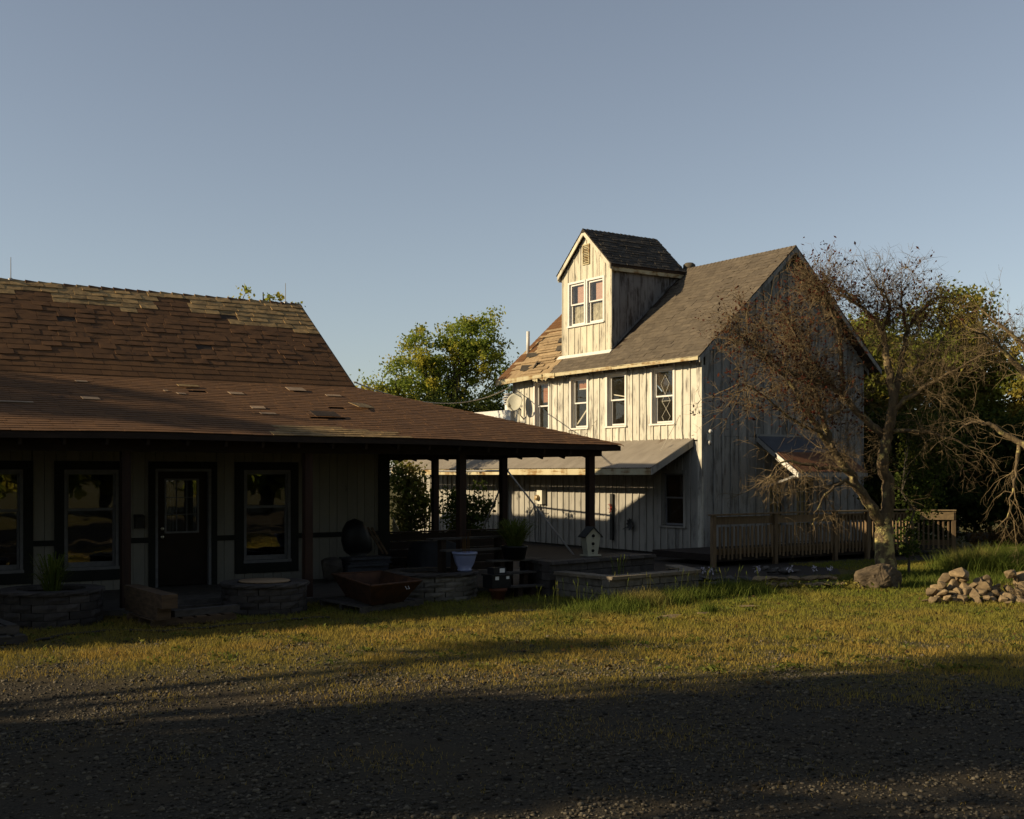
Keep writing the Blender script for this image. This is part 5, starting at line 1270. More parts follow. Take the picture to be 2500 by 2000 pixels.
for i in range(16):
    p = (13.9 + (i % 8) * .035 + random.uniform(-.02, .02), 16.0 + .004 * i + random.uniform(-.02, .04), .478)
    o = stone('pebble', ROCKS[i % 7], p, (.018, .015, .012)); tag(o, 'small pale pebble on the capstones of the front raised bed', 'pebble', 'pebbles on the raised bed')
lg = MB().tube([(30.6, 21.9, .28), (32.2, 21.0, .30)], [.14, .13], 10); tag(lg.build('fallen_log', 'bark_grey', smooth=True, origin=(31.4, 21.45, .15)), 'fallen pale log in the brush at the right edge', 'log')
bk = MB()
for i in range(40):
    a = Vector((18.2 + random.uniform(-.25, .35), 12.05 + random.uniform(-.2, .2), .12 + random.uniform(0, .2))); d = Vector((random.uniform(-.5, .5), random.uniform(-.4, .2), random.uniform(-.2, .1)))
    bk.tube([a, a + d * .5 + Vector((0, 0, .06)), a + d], [.006, .005, .003], 4, cap=False)
tag(bk.build('twig_heap', 'twig', origin=(18.2, 12.0, .02)), 'tangle of dry twigs lying on the rock pile', 'twigs')
# ================================================================== vegetation
leaf_mat('leaf_green', (0.12, 0.165, 0.028), (0.25, 0.29, 0.05), (0.36, 0.31, 0.045), t3=.55, trans=.5)
leaf_mat('leaf_dark', (0.022, 0.034, 0.010), (0.048, 0.062, 0.016), (0.075, 0.070, 0.018), t3=.64)
leaf_mat('leaf_olive', (0.095, 0.115, 0.024), (0.20, 0.21, 0.04), (0.27, 0.21, 0.045), t3=.56, trans=.45)
leaf_mat('leaf_red', (0.040, 0.012, 0.009), (0.080, 0.026, 0.015), (0.075, 0.034, 0.016), trans=.25, t3=.6)
leaf_mat('leaf_ivy', (0.030, 0.048, 0.012), (0.075, 0.095, 0.020), (0.12, 0.105, 0.025), t3=.62)
leaf_mat('leaf_vine', (0.060, 0.085, 0.018), (0.14, 0.15, 0.035), (0.20, 0.17, 0.04), t3=.56)
leaf_mat('leaf_brown', (0.075, 0.045, 0.018), (0.14, 0.085, 0.035), (0.05, 0.03, 0.015), t3=.6)
def lawn_mat():
    m = leaf_mat('grass_lawn', (0.09, 0.125, 0.021), (0.21, 0.215, 0.036), (0.33, 0.225, 0.055), t3=.53, trans=.3)
    n = m.node_tree.nodes; l = m.node_tree.links
    mx = next(k for k in n if k.type == 'MIX'); g = next(k for k in n if k.type == 'NEW_GEOMETRY')
    src = mx.inputs[0].links[0].from_socket
    sp = n.new('ShaderNodeSeparateXYZ'); l.new(g.outputs['Position'], sp.inputs[0])
    ma = n.new('ShaderNodeMath'); ma.operation = 'MULTIPLY_ADD'; ma.inputs[1].default_value = .78; l.new(sp.outputs[0], ma.inputs[0]); l.new(sp.outputs[1], ma.inputs[2])
    mr = n.new('ShaderNodeMapRange'); mr.inputs[1].default_value = 26.0; mr.inputs[2].default_value = 18.5; mr.inputs[3].default_value = 0.05; mr.inputs[4].default_value = .62; l.new(ma.outputs[0], mr.inputs[0])
    ad = n.new('ShaderNodeMath'); ad.operation = 'MULTIPLY_ADD'; ad.use_clamp = True; ad.inputs[1].default_value = .38; l.new(src, ad.inputs[0]); l.new(mr.outputs[0], ad.inputs[2])
    l.new(ad.outputs[0], mx.inputs[0])
lawn_mat()
leaf_mat('grass_tall', (0.060, 0.090, 0.016), (0.135, 0.155, 0.032), (0.19, 0.16, 0.05), t3=.60, trans=.35)
leaf_mat('flower_white', (0.45, 0.42, 0.5), (0.6, 0.58, 0.62), (0.5, 0.46, 0.55), trans=.2)

RV, FV = np.array([.834, -.552, 0.]), np.array([.552, .834, 0.])     # view-right and view-depth, as plain directions on the ground

def leaves(C, size, r, up=.25, aspect=.62):
    """C (n,3) centres -> quads, random facing"""
    n = len(C); a = r.normal(size=(n, 3)); a[:, 2] += up; a /= np.linalg.norm(a, axis=1)[:, None]
    b = r.normal(size=(n, 3)); u = np.cross(a, b); u /= np.linalg.norm(u, axis=1)[:, None]; v = np.cross(a, u)
    s = (size * r.uniform(.6, 1.35, n))[:, None] * .5
    V = np.stack([C - u * s, C - v * s * aspect, C + u * s, C + v * s * aspect], 1).reshape(-1, 3)
    F = np.arange(4 * n).reshape(n, 4)
    return V, F

def tubes_np(polys, nside=3):
    """polys: list of (pts (k,3), radii (k,)) -> joined V,F"""
    VV = []; FF = []; off = 0
    ang = np.arange(nside) * 2 * np.pi / nside
    for P, Rr in polys:
        P = np.asarray(P, float); k = len(P)
        D = np.gradient(P, axis=0); D /= np.linalg.norm(D, axis=1)[:, None] + 1e-9
        ref = np.array([.31, .17, .93]); ref = np.where(np.abs(D @ ref)[:, None] > .95, np.array([1., 0, 0]), ref)
        A = np.cross(D, ref); A /= np.linalg.norm(A, axis=1)[:, None] + 1e-9; B = np.cross(D, A)
        ring = P[:, None, :] + (A[:, None, :] * np.cos(ang)[None, :, None] + B[:, None, :] * np.sin(ang)[None, :, None]) * np.asarray(Rr)[:, None, None]
        VV.append(ring.reshape(-1, 3))
        i = np.arange(k - 1)[:, None]; j = np.arange(nside)[None, :]; jn = (j + 1) % nside
        f = np.stack([i * nside + j, i * nside + jn, (i + 1) * nside + jn, (i + 1) * nside + j], -1).reshape(-1, 4) + off
        FF.append(f); off += k * nside
    return np.concatenate(VV), np.concatenate(FF)

def bend(p0, p1, r, k=5, wob=.12, sag=0.):
    p0 = np.array(p0, float); p1 = np.array(p1, float); t = np.linspace(0, 1, k)[:, None]; L = np.linalg.norm(p1 - p0)
    o = r.normal(size=(k, 3)) * wob * L * (np.sin(np.pi * t)); o[:, 2] += (sag * L * np.sin(np.pi * t))[:, 0]
    return p0 + (p1 - p0) * t + o

def leafy_tree(name, label, base, lobes, n_clump, per, leaf, sig, tr, ml, mb='bark_grey', seed=0, fork=.25, group=None, cat='tree', shell=.55, trunk=True):
    """lobes: (right, depth, z, r_right, r_depth, r_z) about the base"""
    r = np.random.default_rng(seed); base = np.array([*base, 0.]) if len(base) == 2 else np.array(base, float)
    lob = np.array(lobes, float); wv = lob[:, 3] * lob[:, 4] * lob[:, 5]; pick = r.choice(len(lob), n_clump, p=wv / wv.sum())
    d = r.normal(size=(n_clump, 3)); d /= np.linalg.norm(d, axis=1)[:, None]; q = r.uniform(0, 1, n_clump) ** shell
    L = lob[pick]; loc = L[:, :3] + d * L[:, 3:] * q[:, None]
    C = base + loc[:, :1] * RV + loc[:, 1:2] * FV; C[:, 2] = base[2] + loc[:, 2]
    C = C[C[:, 2] > .15]
    cs = r.uniform(.6, 1.4, len(C)) * sig
    n = r.poisson(per, len(C)); idx = np.repeat(np.arange(len(C)), n)
    P = C[idx] + r.normal(size=(len(idx), 3)) * cs[idx][:, None] * np.array([1, 1, .7])
    P = P[P[:, 2] > .05]
    o = thing(name, label, cat, tuple(base), group)
    V, F = leaves(P, leaf, r); np_mesh('crown', V, F, ml, o, origin=tuple(base))
    if trunk:
        top = base + np.array([0, 0, (lob[:, 2] + lob[:, 5] * .4).max()]); mid = lob[:, 2].mean()
        polys = [(bend(base - [0, 0, .1], top, r, 8, .02), np.linspace(tr, tr * .15, 8))]
        spine = polys[0][0]
        ends = []
        for l_ in lob:
            for _ in range(3):
                e = base + l_[0] * RV + l_[1] * FV + (r.normal(size=3) * .3) * l_[3]; e[2] = base[2] + l_[2] + r.uniform(-.2, .5) * l_[5]
                h = base[2] + max(fork * top[2], (e[2] - base[2]) * r.uniform(.35, .7)); s = spine[np.argmin(np.abs(spine[:, 2] - h))]
                pl = bend(s, e, r, 6, .05, .06); polys.append((pl, np.linspace(tr * .45, tr * .12, 6))); ends.append(pl)
        E = np.concatenate(ends + [spine[3:]])
        for c in C[r.permutation(len(C))[:160]]:
            s = E[np.argmin(((E - c) ** 2).sum(1) + np.where(E[:, 2] > c[2], 4., 0))]
            polys.append((bend(s, c, r, 4, .05, .04), np.linspace(tr * .13, tr * .03, 4)))
        V, F = tubes_np(polys, 6); np_mesh('trunk', V, F, mb, o, smooth=True, origin=tuple(base))
    return o

def copy_tree(o, loc, label, rz=0., sc=1., group=None, lean=0.):
    c = o.copy(); COL.objects.link(c); c.location = loc; c.rotation_euler = (lean, 0, rz); c.scale = (sc, sc, sc); c['label'] = label
    if group: c['group'] = group
    for ch in o.children:
        k = ch.copy(); COL.objects.link(k); k.parent = c
    return c

# trees behind the buildings
leafy_tree('broadleaf_tree', 'tall yellow-green broadleaf tree between the two buildings', (26.55, 44.8), [(-1.2, 0, 7.1, 1.35, 1.3, 1.9), (.1, .3, 7.3, 1.3, 1.3, 2.0), (1.3, 0, 7.7, 1.3, 1.2, 1.75), (1.9, .4, 6.2, .8, .9, 1.0), (-1.5, 0, 5.2, 1.2, 1.2, 1.2), (.2, 0, 4.6, 1.8, 1.5, 1.0)], 235, 110, .135, .225, .17, 'leaf_green', seed=1, group='trees behind the buildings')
leafy_tree('broadleaf_tree', 'smaller feathery tree just right of the brown roof', (23.0, 44.6), [(-.6, 0, 4.9, .8, .8, 1.2), (.4, .2, 5.6, .8, .8, 1.5), (-1.2, 0, 4.2, .7, .7, .9), (.2, 0, 3.8, 1.3, 1.0, 1.0)], 105, 100, .13, .24, .12, 'leaf_green', seed=2, group='trees behind the buildings')
for i, (x, y, lab) in enumerate(((25.6, 41.2, 'dark bushy tree low behind the white flat roof'), (27.6, 41.9, 'dark tree tucked behind the left end of the farmhouse roof'), (23.6, 42.0, 'dark bush under the yellow-green tree beside the sagging cable'))):
    leafy_tree('dark_tree', lab, (x, y), [(0, 0, 3.6, 1.7, 1.4, 1.8), (.8, 0, 4.3, .9, 1, 1.0)], 125, 90, .14, .30, .14, 'leaf_dark', seed=20 + i, group='trees behind the buildings')
leafy_tree('broadleaf_tree', 'tree top poking above the ridge of the brown roof', (13.6, 34.2), [(-.6, 0, 7.42, .42, .5, .6), (-.2, 0, 7.2, .3, .4, .5), (.15, 0, 6.95, .2, .3, .6), (.55, 0, 7.08, .4, .5, .65), (0, 0, 5.4, 1.5, 1.2, 1.2)], 150, 45, .12, .13, .12, 'leaf_green', seed=3, group='trees behind the buildings')
leafy_tree('broadleaf_tree', 'large olive-green tree behind the bare tree at the right', (34.5, 25.2), [(0, 0, 6.3, 1.9, 1.8, 2.1), (1.0, .3, 5.2, 1.4, 1.4, 1.7), (-1.2, 0, 5.4, 1.3, 1.3, 1.7), (.1, 0, 3.6, 2.2, 1.8, 1.6)], 340, 125, .135, .29, .22, 'leaf_olive', seed=4, group='trees behind the farmhouse gable')
leafy_tree('broadleaf_tree', 'olive tree rising behind the right slope of the farmhouse roof', (33.7, 28.1), [(0, 0, 5.6, 1.7, 1.5, 2.0), (1.0, 0, 5.0, 1.2, 1.2, 1.6), (0, 0, 3.4, 1.8, 1.5, 1.4)], 240, 115, .135, .28, .2, 'leaf_olive', seed=5, group='trees behind the farmhouse gable')
leafy_tree('broadleaf_tree', 'grey-green tree at the right edge behind the leaning branches', (35.3, 22.4), [(.2, 0, 5.0, 1.5, 1.5, 1.8), (1.4, 0, 4.6, 1.5, 1.5, 1.9), (0, 0, 3.2, 2.0, 1.6, 1.4)], 250, 115, .135, .28, .18, 'leaf_olive', seed=6, group='trees behind the farmhouse gable')
sh = [(27.9, 22.5, 1.25, 'ivy-dark shrub behind the right end of the deck railing'), (29.0, 22.3, 1.45, 'tall dark shrub above the right railing panel'), (30.2, 21.9, 1.5, 'dark thicket shrub right of the railing'), (31.4, 21.6, 1.5, 'dark thicket shrub behind the grass clump'), (32.6, 20.9, 1.5, 'dark thicket shrub behind the fallen log'), (33.8, 20.2, 1.5, 'dark thicket shrub at the right edge')]
for i, (x, y, rr, lab) in enumerate(sh):
    leafy_tree('shrub', lab, (x, y + .6), [(0, 0, 1.7, rr * .8, rr * .7, 1.6), (.3, 0, 3.0, rr * .65, rr * .6, 1.0)], 130, 60, .15, .24, .06, 'leaf_dark', seed=40 + i, group='dark shrubs right of the deck', cat='shrub')
leafy_tree('dry_brush', 'dry brown brush in the shade at the right edge of the lawn', (30.9, 20.6), [(0, 0, .35, 1.2, .5, .35), (1.6, 0, .4, .9, .5, .4)], 60, 50, .10, .15, .02, 'leaf_brown', seed=50, cat='brush', trunk=False)
# ivy-wrapped growth at the bare tree's right side
leafy_tree('ivy_mass', 'ivy climbing around the right side of the bare tree trunk', (20.55, 16.1), [(0, 0, .8, .22, .25, .75), (.25, .1, 1.9, .5, .4, .75), (.55, .2, 2.7, .6, .4, .8), (.1, .1, 3.0, .35, .3, .6)], 95, 55, .075, .11, .03, 'leaf_ivy', seed=51, cat='ivy')
leafy_tree('climbing_vine', 'sunlit leafy vine hanging at the back of the porch opening', (17.5, 31.2), [(-.55, 0, 1.9, .55, .4, .7), (-.25, 0, 1.0, .55, .4, .7), (-.9, 0, 2.3, .8, .3, .25), (-.6, 0, .35, .4, .4, .4)], 85, 52, .12, .16, .03, 'leaf_vine', seed=52, cat='vine', group='vines behind the porch')
leafy_tree('climbing_vine', 'dark leafy vine between the porch posts beside the pale wall', (18.0, 29.6), [(-.2, 0, 1.1, .55, .35, .75), (.45, 0, 1.2, .28, .25, .65), (0, 0, .35, .6, .4, .4)], 75, 50, .11, .15, .03, 'leaf_ivy', seed=53, cat='vine', group='vines behind the porch')

# ------------------------------------------------------------------ bare tree
def bare_tree(name, label, base, depth_scale, limbs, seed, density=1.0, leaf_n=2600, leafzone=None, lichen='bark_lichen'):
    r = np.random.default_rng(seed); base = np.array([*base, 0.])
    W = lambda p: base + p[0] * RV + p[1] * FV + np.array([0, 0, p[2]])
    polys = []; tips = []; spines = []
    for L in limbs:
        P = np.array([W(p) for p in L['p']]); n = len(P)
        # smooth resample
        t = np.linspace(0, n - 1, (n - 1) * 4 + 1); Q = np.stack([np.interp(t, np.arange(n), P[:, i]) for i in range(3)], 1)
        for _ in range(2): Q[1:-1] = (Q[:-2] + 2 * Q[1:-1] + Q[2:]) / 4
        Q[1:-1] += r.normal(size=(len(Q) - 2, 3)) * .018
        rad = np.linspace(L['r'][0] * 1.22, L['r'][1] * 1.25, len(Q)); polys.append((Q, rad)); spines.append((Q, rad, L.get('tw', 1.0), L.get('droop', 0.)))
    o = thing(name, label, 'tree', tuple(base))
    V, F = tubes_np(polys[:1], 12); np_mesh('trunk', V, F, lichen, o, smooth=True, origin=tuple(base))
    for pl in polys[1:]:
        V, F = tubes_np([pl], 9); np_mesh('limb', V, F, 'bark_limb', o, smooth=True, origin=tuple(base))
    tw = []
    def spawn(Q, level, droop, n, lmin, lmax, rad):
        res = []
        k = len(Q)
        for _ in range(n):
            i = r.integers(max(1, int(k * .22)), k); p = Q[i]; d = Q[min(i + 1, k - 1)] - Q[max(i - 1, 0)]; d /= np.linalg.norm(d) + 1e-9
            dirn = d * .55 + r.normal(size=3) * .62; dirn[2] += .10 - droop; dirn /= np.linalg.norm(dirn)
            Lh = r.uniform(lmin, lmax); m = 5 if level < 3 else 4
            pts = [p]; dd = dirn.copy()
            for s in range(m - 1):
                dd = dd + r.normal(size=3) * .24; dd[2] += .03 - droop * .25; dd /= np.linalg.norm(dd); pts.append(pts[-1] + dd * Lh / (m - 1))
            pts = np.array(pts); tw.append((pts, np.linspace(rad, rad * .35, m))); res.append(pts)
        return res
    for Q, rad, mult, droop in spines:
        if mult <= 0: continue
        Ltot = np.linalg.norm(np.diff(Q, axis=0), axis=1).sum()
        l2 = spawn(Q, 1, droop, int(9.5 * mult * density * Ltot) + 3, .35, .90, .0088)
        for q in l2:
            l3 = spawn(q, 2, droop, int(6 * density) + 1, .20, .50, .0044)
            for q3 in l3:
                if r.random() < .8:
                    for q4 in spawn(q3, 3, droop, 3, .10, .30, .0029): tips.append(q4[-1])
                tips.append(q3[-1])
    V, F = tubes_np(tw, 3); np_mesh('twigs', V, F, 'twig', o, origin=tuple(base))['kind'] = 'stuff'
    T = np.array(tips)
    if leaf_n:
        zr = (T - base) @ RV; keep = T[leafzone(zr, T[:, 2])] if leafzone else T
        C = keep[r.integers(0, len(keep), leaf_n)] + r.normal(size=(leaf_n, 3)) * .045
        V, F = leaves(C, .075, r, up=-.3, aspect=.5); np_mesh('leaves', V, F, 'leaf_red', o, origin=tuple(base))['kind'] = 'stuff'
    return o
def q_(pts, m=.00843, x0=2165., y0=1413., dep=0., ddep=0.):
    n = len(pts); return [((p[0] - x0) * m, dep + ddep * i / max(1, n - 1), (y0 - p[1]) * m) for i, p in enumerate(pts)]
LB = [
 dict(p=q_([(2168, 1425), (2165, 1385), (2160, 1330), (2156, 1280)]), r=(.20, .135), tw=0),
 dict(p=q_([(2157, 1290), (2128, 1240), (2096, 1205), (2056, 1149), (2015, 1096), (1987, 1060), (1950, 1010), (1915, 950), (1870, 905), (1820, 880)], ddep=-1.0), r=(.10, .014), tw=.75),
 dict(p=q_([(2015, 1096), (2000, 1030), (1985, 960), (1970, 890), (1950, 820), (1920, 760)], dep=-.5, ddep=.8), r=(.055, .012)),
 dict(p=q_([(2056, 1149), (1995, 1142), (1935, 1130), (1880, 1128), (1852, 1165)], dep=-.4, ddep=-.6), r=(.04, .008), droop=.3, tw=.45),
 dict(p=q_([(2100, 1210), (2050, 1170), (2000, 1195), (1965, 1240), (1945, 1285)], dep=-.3, ddep=-.8), r=(.035, .007), droop=.4, tw=.18),
 dict(p=q_([(2160, 1285), (2172, 1220), (2162, 1160), (2152, 1120), (2169, 1067), (2180, 1000), (2181, 960)]), r=(.115, .075), tw=.25),
 dict(p=q_([(2181, 966), (2173, 897), (2168, 850), (2163, 804), (2140, 770), (2110, 740), (2075, 715), (2040, 690)], ddep=.5), r=(.075, .012)),
 dict(p=q_([(2163, 804), (2175, 770), (2172, 740), (2152, 715), (2130, 700)], dep=.2, ddep=-.4), r=(.04, .010)),
 dict(p=q_([(2181, 966), (2198, 930), (2215, 870), (2232, 800), (2258, 760), (2290, 738), (2320, 725)], ddep=.9), r=(.065, .010)),
 dict(p=q_([(2169, 1067), (2117, 1027), (2076, 974), (2040, 930), (2000, 880), (1960, 835), (1900, 795), (1845, 770)], ddep=1.0), r=(.07, .010)),
 dict(p=q_([(2076, 974), (2062, 900), (2052, 830), (2030, 770), (2000, 725), (1970, 700)], dep=.4, ddep=-.9), r=(.045, .009)),
 dict(p=q_([(2040, 930), (1985, 925), (1930, 915), (1870, 880), (1815, 850), (1785, 830)], dep=.5, ddep=-1.6), r=(.04, .008)),
 dict(p=q_([(2177, 1055), (2238, 1051), (2299, 1071), (2365, 1104)], ddep=-.7), r=(.04, .008), tw=.45, droop=.2),
 dict(p=q_([(2181, 1000), (2230, 960), (2285, 925), (2340, 890), (2400, 850)], ddep=-.8), r=(.05, .008)),
 dict(p=q_([(2198, 930), (2255, 890), (2310, 845), (2355, 790)], dep=.1, ddep=.7), r=(.04, .008)),
 dict(p=q_([(2232, 800), (2216, 760), (2208, 725), (2204, 700)], dep=.4, ddep=-.3), r=(.03, .008)),
 dict(p=q_([(1987, 1060), (1930, 1045), (1870, 1000), (1810, 960), (1770, 950)], dep=-.7, ddep=-.6), r=(.03, .007), droop=.1, tw=.6),
 dict(p=q_([(2110, 740), (2090, 705), (2060, 695), (2030, 685)], dep=.3, ddep=.5), r=(.025, .007)),
]
bare_tree('bare_tree', 'gnarled half-bare tree with lichen on its trunk, behind the boulder', (19.96, 16.17), 1, LB, 77, 1.5, 5200,
          lambda x, z: (z > 3.0) & ((z > 5.2) | (x < -.3)) & ~((z > 6.3) & (np.abs(x + .2) < .5)))
LC = [
 dict(p=q_([(2640, 1425), (2630, 1300), (2610, 1150), (2570, 1020)], .00792, 2640., 1425.), r=(.2, .11), tw=0),
 dict(p=q_([(2570, 1020), (2510, 930), (2450, 870), (2400, 830), (2350, 815)], .00792, 2640., 1425., ddep=-.6), r=(.07, .01)),
 dict(p=q_([(2610, 1160), (2550, 1110), (2495, 1075), (2440, 1035), (2395, 1020), (2365, 1040)], .00792, 2640., 1425., ddep=.4), r=(.075, .012)),
 dict(p=q_([(2500, 1080), (2492, 1140), (2484, 1200), (2470, 1260)], .00792, 2640., 1425., dep=.2), r=(.035, .007), droop=.6),
 dict(p=q_([(2570, 1020), (2540, 900), (2500, 820), (2450, 770), (2420, 740)], .00792, 2640., 1425., ddep=.6), r=(.06, .009)),
 dict(p=q_([(2570, 1020), (2600, 880), (2640, 780), (2660, 700)], .00792, 2640., 1425., ddep=.6), r=(.06, .009)),
 dict(p=q_([(2610, 1160), (2680, 1050), (2760, 980), (2830, 930)], .00792, 2640., 1425., ddep=-.4), r=(.06, .009)),
]
bare_tree('bare_tree', 'leafless tree at the right edge with branches reaching into view', (21.87, 13.11), 1, LC, 78, .55, 0)

# ------------------------------------------------------------------ trees beyond the frame: they shade the yard and stand in the window reflections
shade = leafy_tree('shade_tree', 'tall broad tree left of the yard, third from the porch', (-18, 4.9 + .36 * 18), [(0, 0, 3.2, 2.2, 2.1, 2.6), (0, 0, 6.5, 2.3, 2.1, 2.6), (.4, .1, 9.6, 2.2, 2.1, 2.4), (-.4, 0, 11.6, 1.7, 1.6, 1.9)], 420, 46, .42, .40, .28, 'leaf_green', seed=70, group='trees left of the yard', shell=.45)
leafy_tree('shade_tree', 'ragged broad tree left of the yard, nearest the porch', (-18, 9.9 + .36 * 18), [(0, -.2, 3.2, 2.1, 1.8, 2.6), (0, -.2, 6.5, 2.1, 1.75, 2.6), (0, 0, 9.4, 2.0, 1.85, 2.2), (0, -.5, 11.8, 1.5, 1.3, 1.5), (0, 2.5, 10.5, .7, .75, .42), (0, 3.2, 11.3, .6, .45, .38), (.3, 1.6, 7.9, .6, .4, .35), (0, 4.9, 8.7, .5, .28, .4), (0, 2.9, 12.6, .7, .8, .45)], 430, 46, .36, .30, .28, 'leaf_green', seed=73, group='trees left of the yard', shell=.42)
for (a, q0, rz, sc, lab) in ((-19, 1.4, 2.6, 1.02, 'tall broad tree left of the yard, fourth from the porch'), (-18, -2.2, 4.0, 1.0, 'tall broad tree left of the yard, farthest from the porch'), (-23, 8.2, 5.1, .70, 'shorter tree standing behind the row left of the yard'), (-23, 3.0, .4, 1.08, 'tall tree standing behind the row left of the yard')):
    copy_tree(shade, (a, q0 - .36 * a, 0), lab, rz, sc)
leafy_tree('slender_tree', 'slender pointed tree left of the porch', (-18, 27.5), [(0, 0, 3.5, 1.0, 1.0, 3.0), (0, 0, 7.5, .8, .8, 2.4), (0, 0, 10.7, .34, .34, 1.9), (0, 0, 10.6, .3, .3, 1.8), (0, 0, 10.9, .3, .3, 1.7), (0, 0, 10.2, .4, .4, 1.5), (0, 0, 11.2, .25, .25, 1.4)], 300, 60, .32, .26, .16, 'leaf_green', seed=71, group='trees left of the yard', shell=.5)
leafy_tree('slender_tree', 'slender pointed tree left of the porch, farther back', (-19, 29.2), [(0, 0, 3.5, 1.0, 1.0, 3.0), (0, 0, 7.5, .7, .7, 2.6), (0, 0, 11.3, .28, .28, 1.8), (0, 0, 11.0, .3, .3, 1.7), (0, 0, 10.6, .35, .35, 1.5), (0, 0, 11.6, .22, .22, 1.4)], 280, 60, .32, .24, .16, 'leaf_green', seed=72, group='trees left of the yard', shell=.5)
for i in range(13):
    copy_tree(shade, (-6 + i * 4.6, -17.5 - (3.5 if i % 2 else 0) - .15 * i, 0), 'tall broad tree in the row behind the viewer, %s from the left' % ORD[i], i * 1.1, 1.15 + .2 * (i % 3) / 2, 'trees behind the viewer')
for i, (x, y, sc, lab) in enumerate(((48, 40, 1.0, 'distant tree far behind the farmhouse, leftmost'), (54, 33, 1.0, 'distant tree far behind the farmhouse, middle'), (52, 24, .9, 'distant tree far behind the farmhouse, rightmost'), (45, 14, .8, 'distant tree beyond the lawn at the right'))):
    copy_tree(shade, (x, y, 0), lab, i * 1.7, sc * .75, 'distant trees')

# ------------------------------------------------------------------ grass
def vnoise(x, y, s, seed=0.0):
    return np.array([mnoise.noise(Vector((a * s, b * s, seed))) for a, b in zip(x, y)])
def blades(P, h, w_, r, lean=.5):
    n = len(P); az = r.uniform(0, 2 * np.pi, n); d = np.stack([np.cos(az), np.sin(az), np.zeros(n)], 1)
    az2 = r.uniform(0, 2 * np.pi, n); ld = np.stack([np.cos(az2), np.sin(az2), np.zeros(n)], 1) * (lean * r.uniform(.2, 1, n) * h)[:, None]
    up = np.array([0, 0, 1.]); hh = h[:, None]; ww = w_[:, None] * .5
    V = np.stack([P - d * ww, P + d * ww, P + ld * .35 + up * hh * .6 + d * ww * .7, P + ld + up * hh, P + ld * .35 + up * hh * .6 - d * ww * .7], 1)
    V = np.stack([V[:, 0], V[:, 1], V[:, 2], V[:, 4], V[:, 3]], 1)
    k = np.arange(n)[:, None] * 5
    F3 = np.concatenate([k + [0, 1, 2], k + [0, 2, 3], k + [3, 2, 4]]).reshape(-1, 3)
    return V.reshape(-1, 3), F3
def scatter(n, r0, r1, a0, a1, r):
    rad = r.uniform(r0, r1, n); an = R(90 - 33.5) + r.uniform(R(a0), R(a1), n)     # angle from +X, 0 = view axis
    return rad * np.cos(an), rad * np.sin(an)
KEEP_OUT = [(14.35, 20.9, 18.4, 38), (16.4, 21, 17.2, 21), (17.8, 28.4, 19.9, 23), (-5, 14.3, 18.3, 28), (20.6, 29, 21.4, 32), (12.2, 15.0, 15.55, 18.4), (12.0, 15, 17.0, 18.4)]
CIR = [(3.94, 18.0, .72), (7.03, 17.62, .67), (10.25, 18.02, .81), (18.35, 15.0, .45)]
def free(x, y):
    ok = np.ones(len(x), bool)
    for a, b, c, d in KEEP_OUT: ok &= ~((x > a) & (x < b) & (y > c) & (y < d))
    for a, b, c in CIR: ok &= (x - a) ** 2 + (y - b) ** 2 > c * c
    ok &= ~((x > 20.8) & (x < 27.1) & (y > 22.7)); ok &= ~((x > 14) & (y > 31.4))
    return ok
def lawn_amount(x, y):
    e = y + .78 * x + 3.0 * vnoise(x, y, .45, 3.1) + 1.6 * vnoise(x, y, 1.9, 7.7)
    a = np.clip((e - 14.2) / 3.4, 0.0, 1) ** 1.3 + .26 * np.clip(vnoise(x, y, .7, 12.0) * 2.2, 0, 1) + .02
    a = a * np.clip(.72 + .75 * vnoise(x, y, 1.1, 21.0) + .5 * vnoise(x, y, 3.4, 5.5) + np.clip((e - 19) / 8, 0, .5), .12, 1)
    return a
gr_ = np.random.default_rng(5)
x, y = scatter(380000, 8.0, 31.0, -27, 27, gr_)
for a0, a1 in ((-42, -27), (27, 42)):
    x2, y2 = scatter(45000, 8.0, 28.0, a0, a1, gr_); x = np.concatenate([x, x2]); y = np.concatenate([y, y2])
ok = free(x, y); x, y = x[ok], y[ok]
am = lawn_amount(x, y); shady = np.clip((y + .28 * x - 21.5) / 1.0, 0, 1) * (x < 12)
ok = gr_.random(len(x)) < am * (1 - .75 * shady); x, y, am = x[ok], y[ok], am[ok]
clump = .6 + .55 * vnoise(x, y, 3.2, 1.0) + .35 * vnoise(x, y, .8, 5.0)
h = np.clip(.028 + .045 * clump, .015, .11) * (.45 + .55 * np.clip(am, 0, 1)) * gr_.uniform(.6, 1.35, len(x)); dist = np.hypot(x, y)
V, F = blades(np.stack([x, y, np.zeros_like(x)], 1), h, .0026 + .00026 * dist, gr_, 1.1)
o = np_mesh('lawn_grass', V, F, 'grass_lawn'); tag(o, 'short dry lawn grass turning from green to straw', 'grass', kind='stuff')
# tall tufts: before the raised bed, along the border, right side
def tufts(name, label, spots, seed, m='grass_tall'):
    r = np.random.default_rng(seed); Ps = []; Hs = []
    for (cx_, cy_, sx, sy, n, hh) in spots:
        p = np.stack([cx_ + r.normal(size=n) * sx, cy_ + r.normal(size=n) * sy, np.zeros(n)], 1); Ps.append(p); Hs.append(hh * r.uniform(.45, 1.15, n))
    P = np.concatenate(Ps); H_ = np.concatenate(Hs); ok = free(P[:, 0], P[:, 1]); P = P[ok]; H_ = H_[ok]
    V, F = blades(P, H_, .004 + .0003 * np.hypot(P[:, 0], P[:, 1]), r, .8)
    return tag(np_mesh(name, V, F, m), label, 'grass', kind='stuff')
sp = [(12.2 + i * .28, 14.95 + .10 * i + .1 * math.sin(i * 2), .42, .22, 640, (.13 if i < 0 else .22) + .05 * math.sin(i * 1.7)) for i in range(-5, 12)]
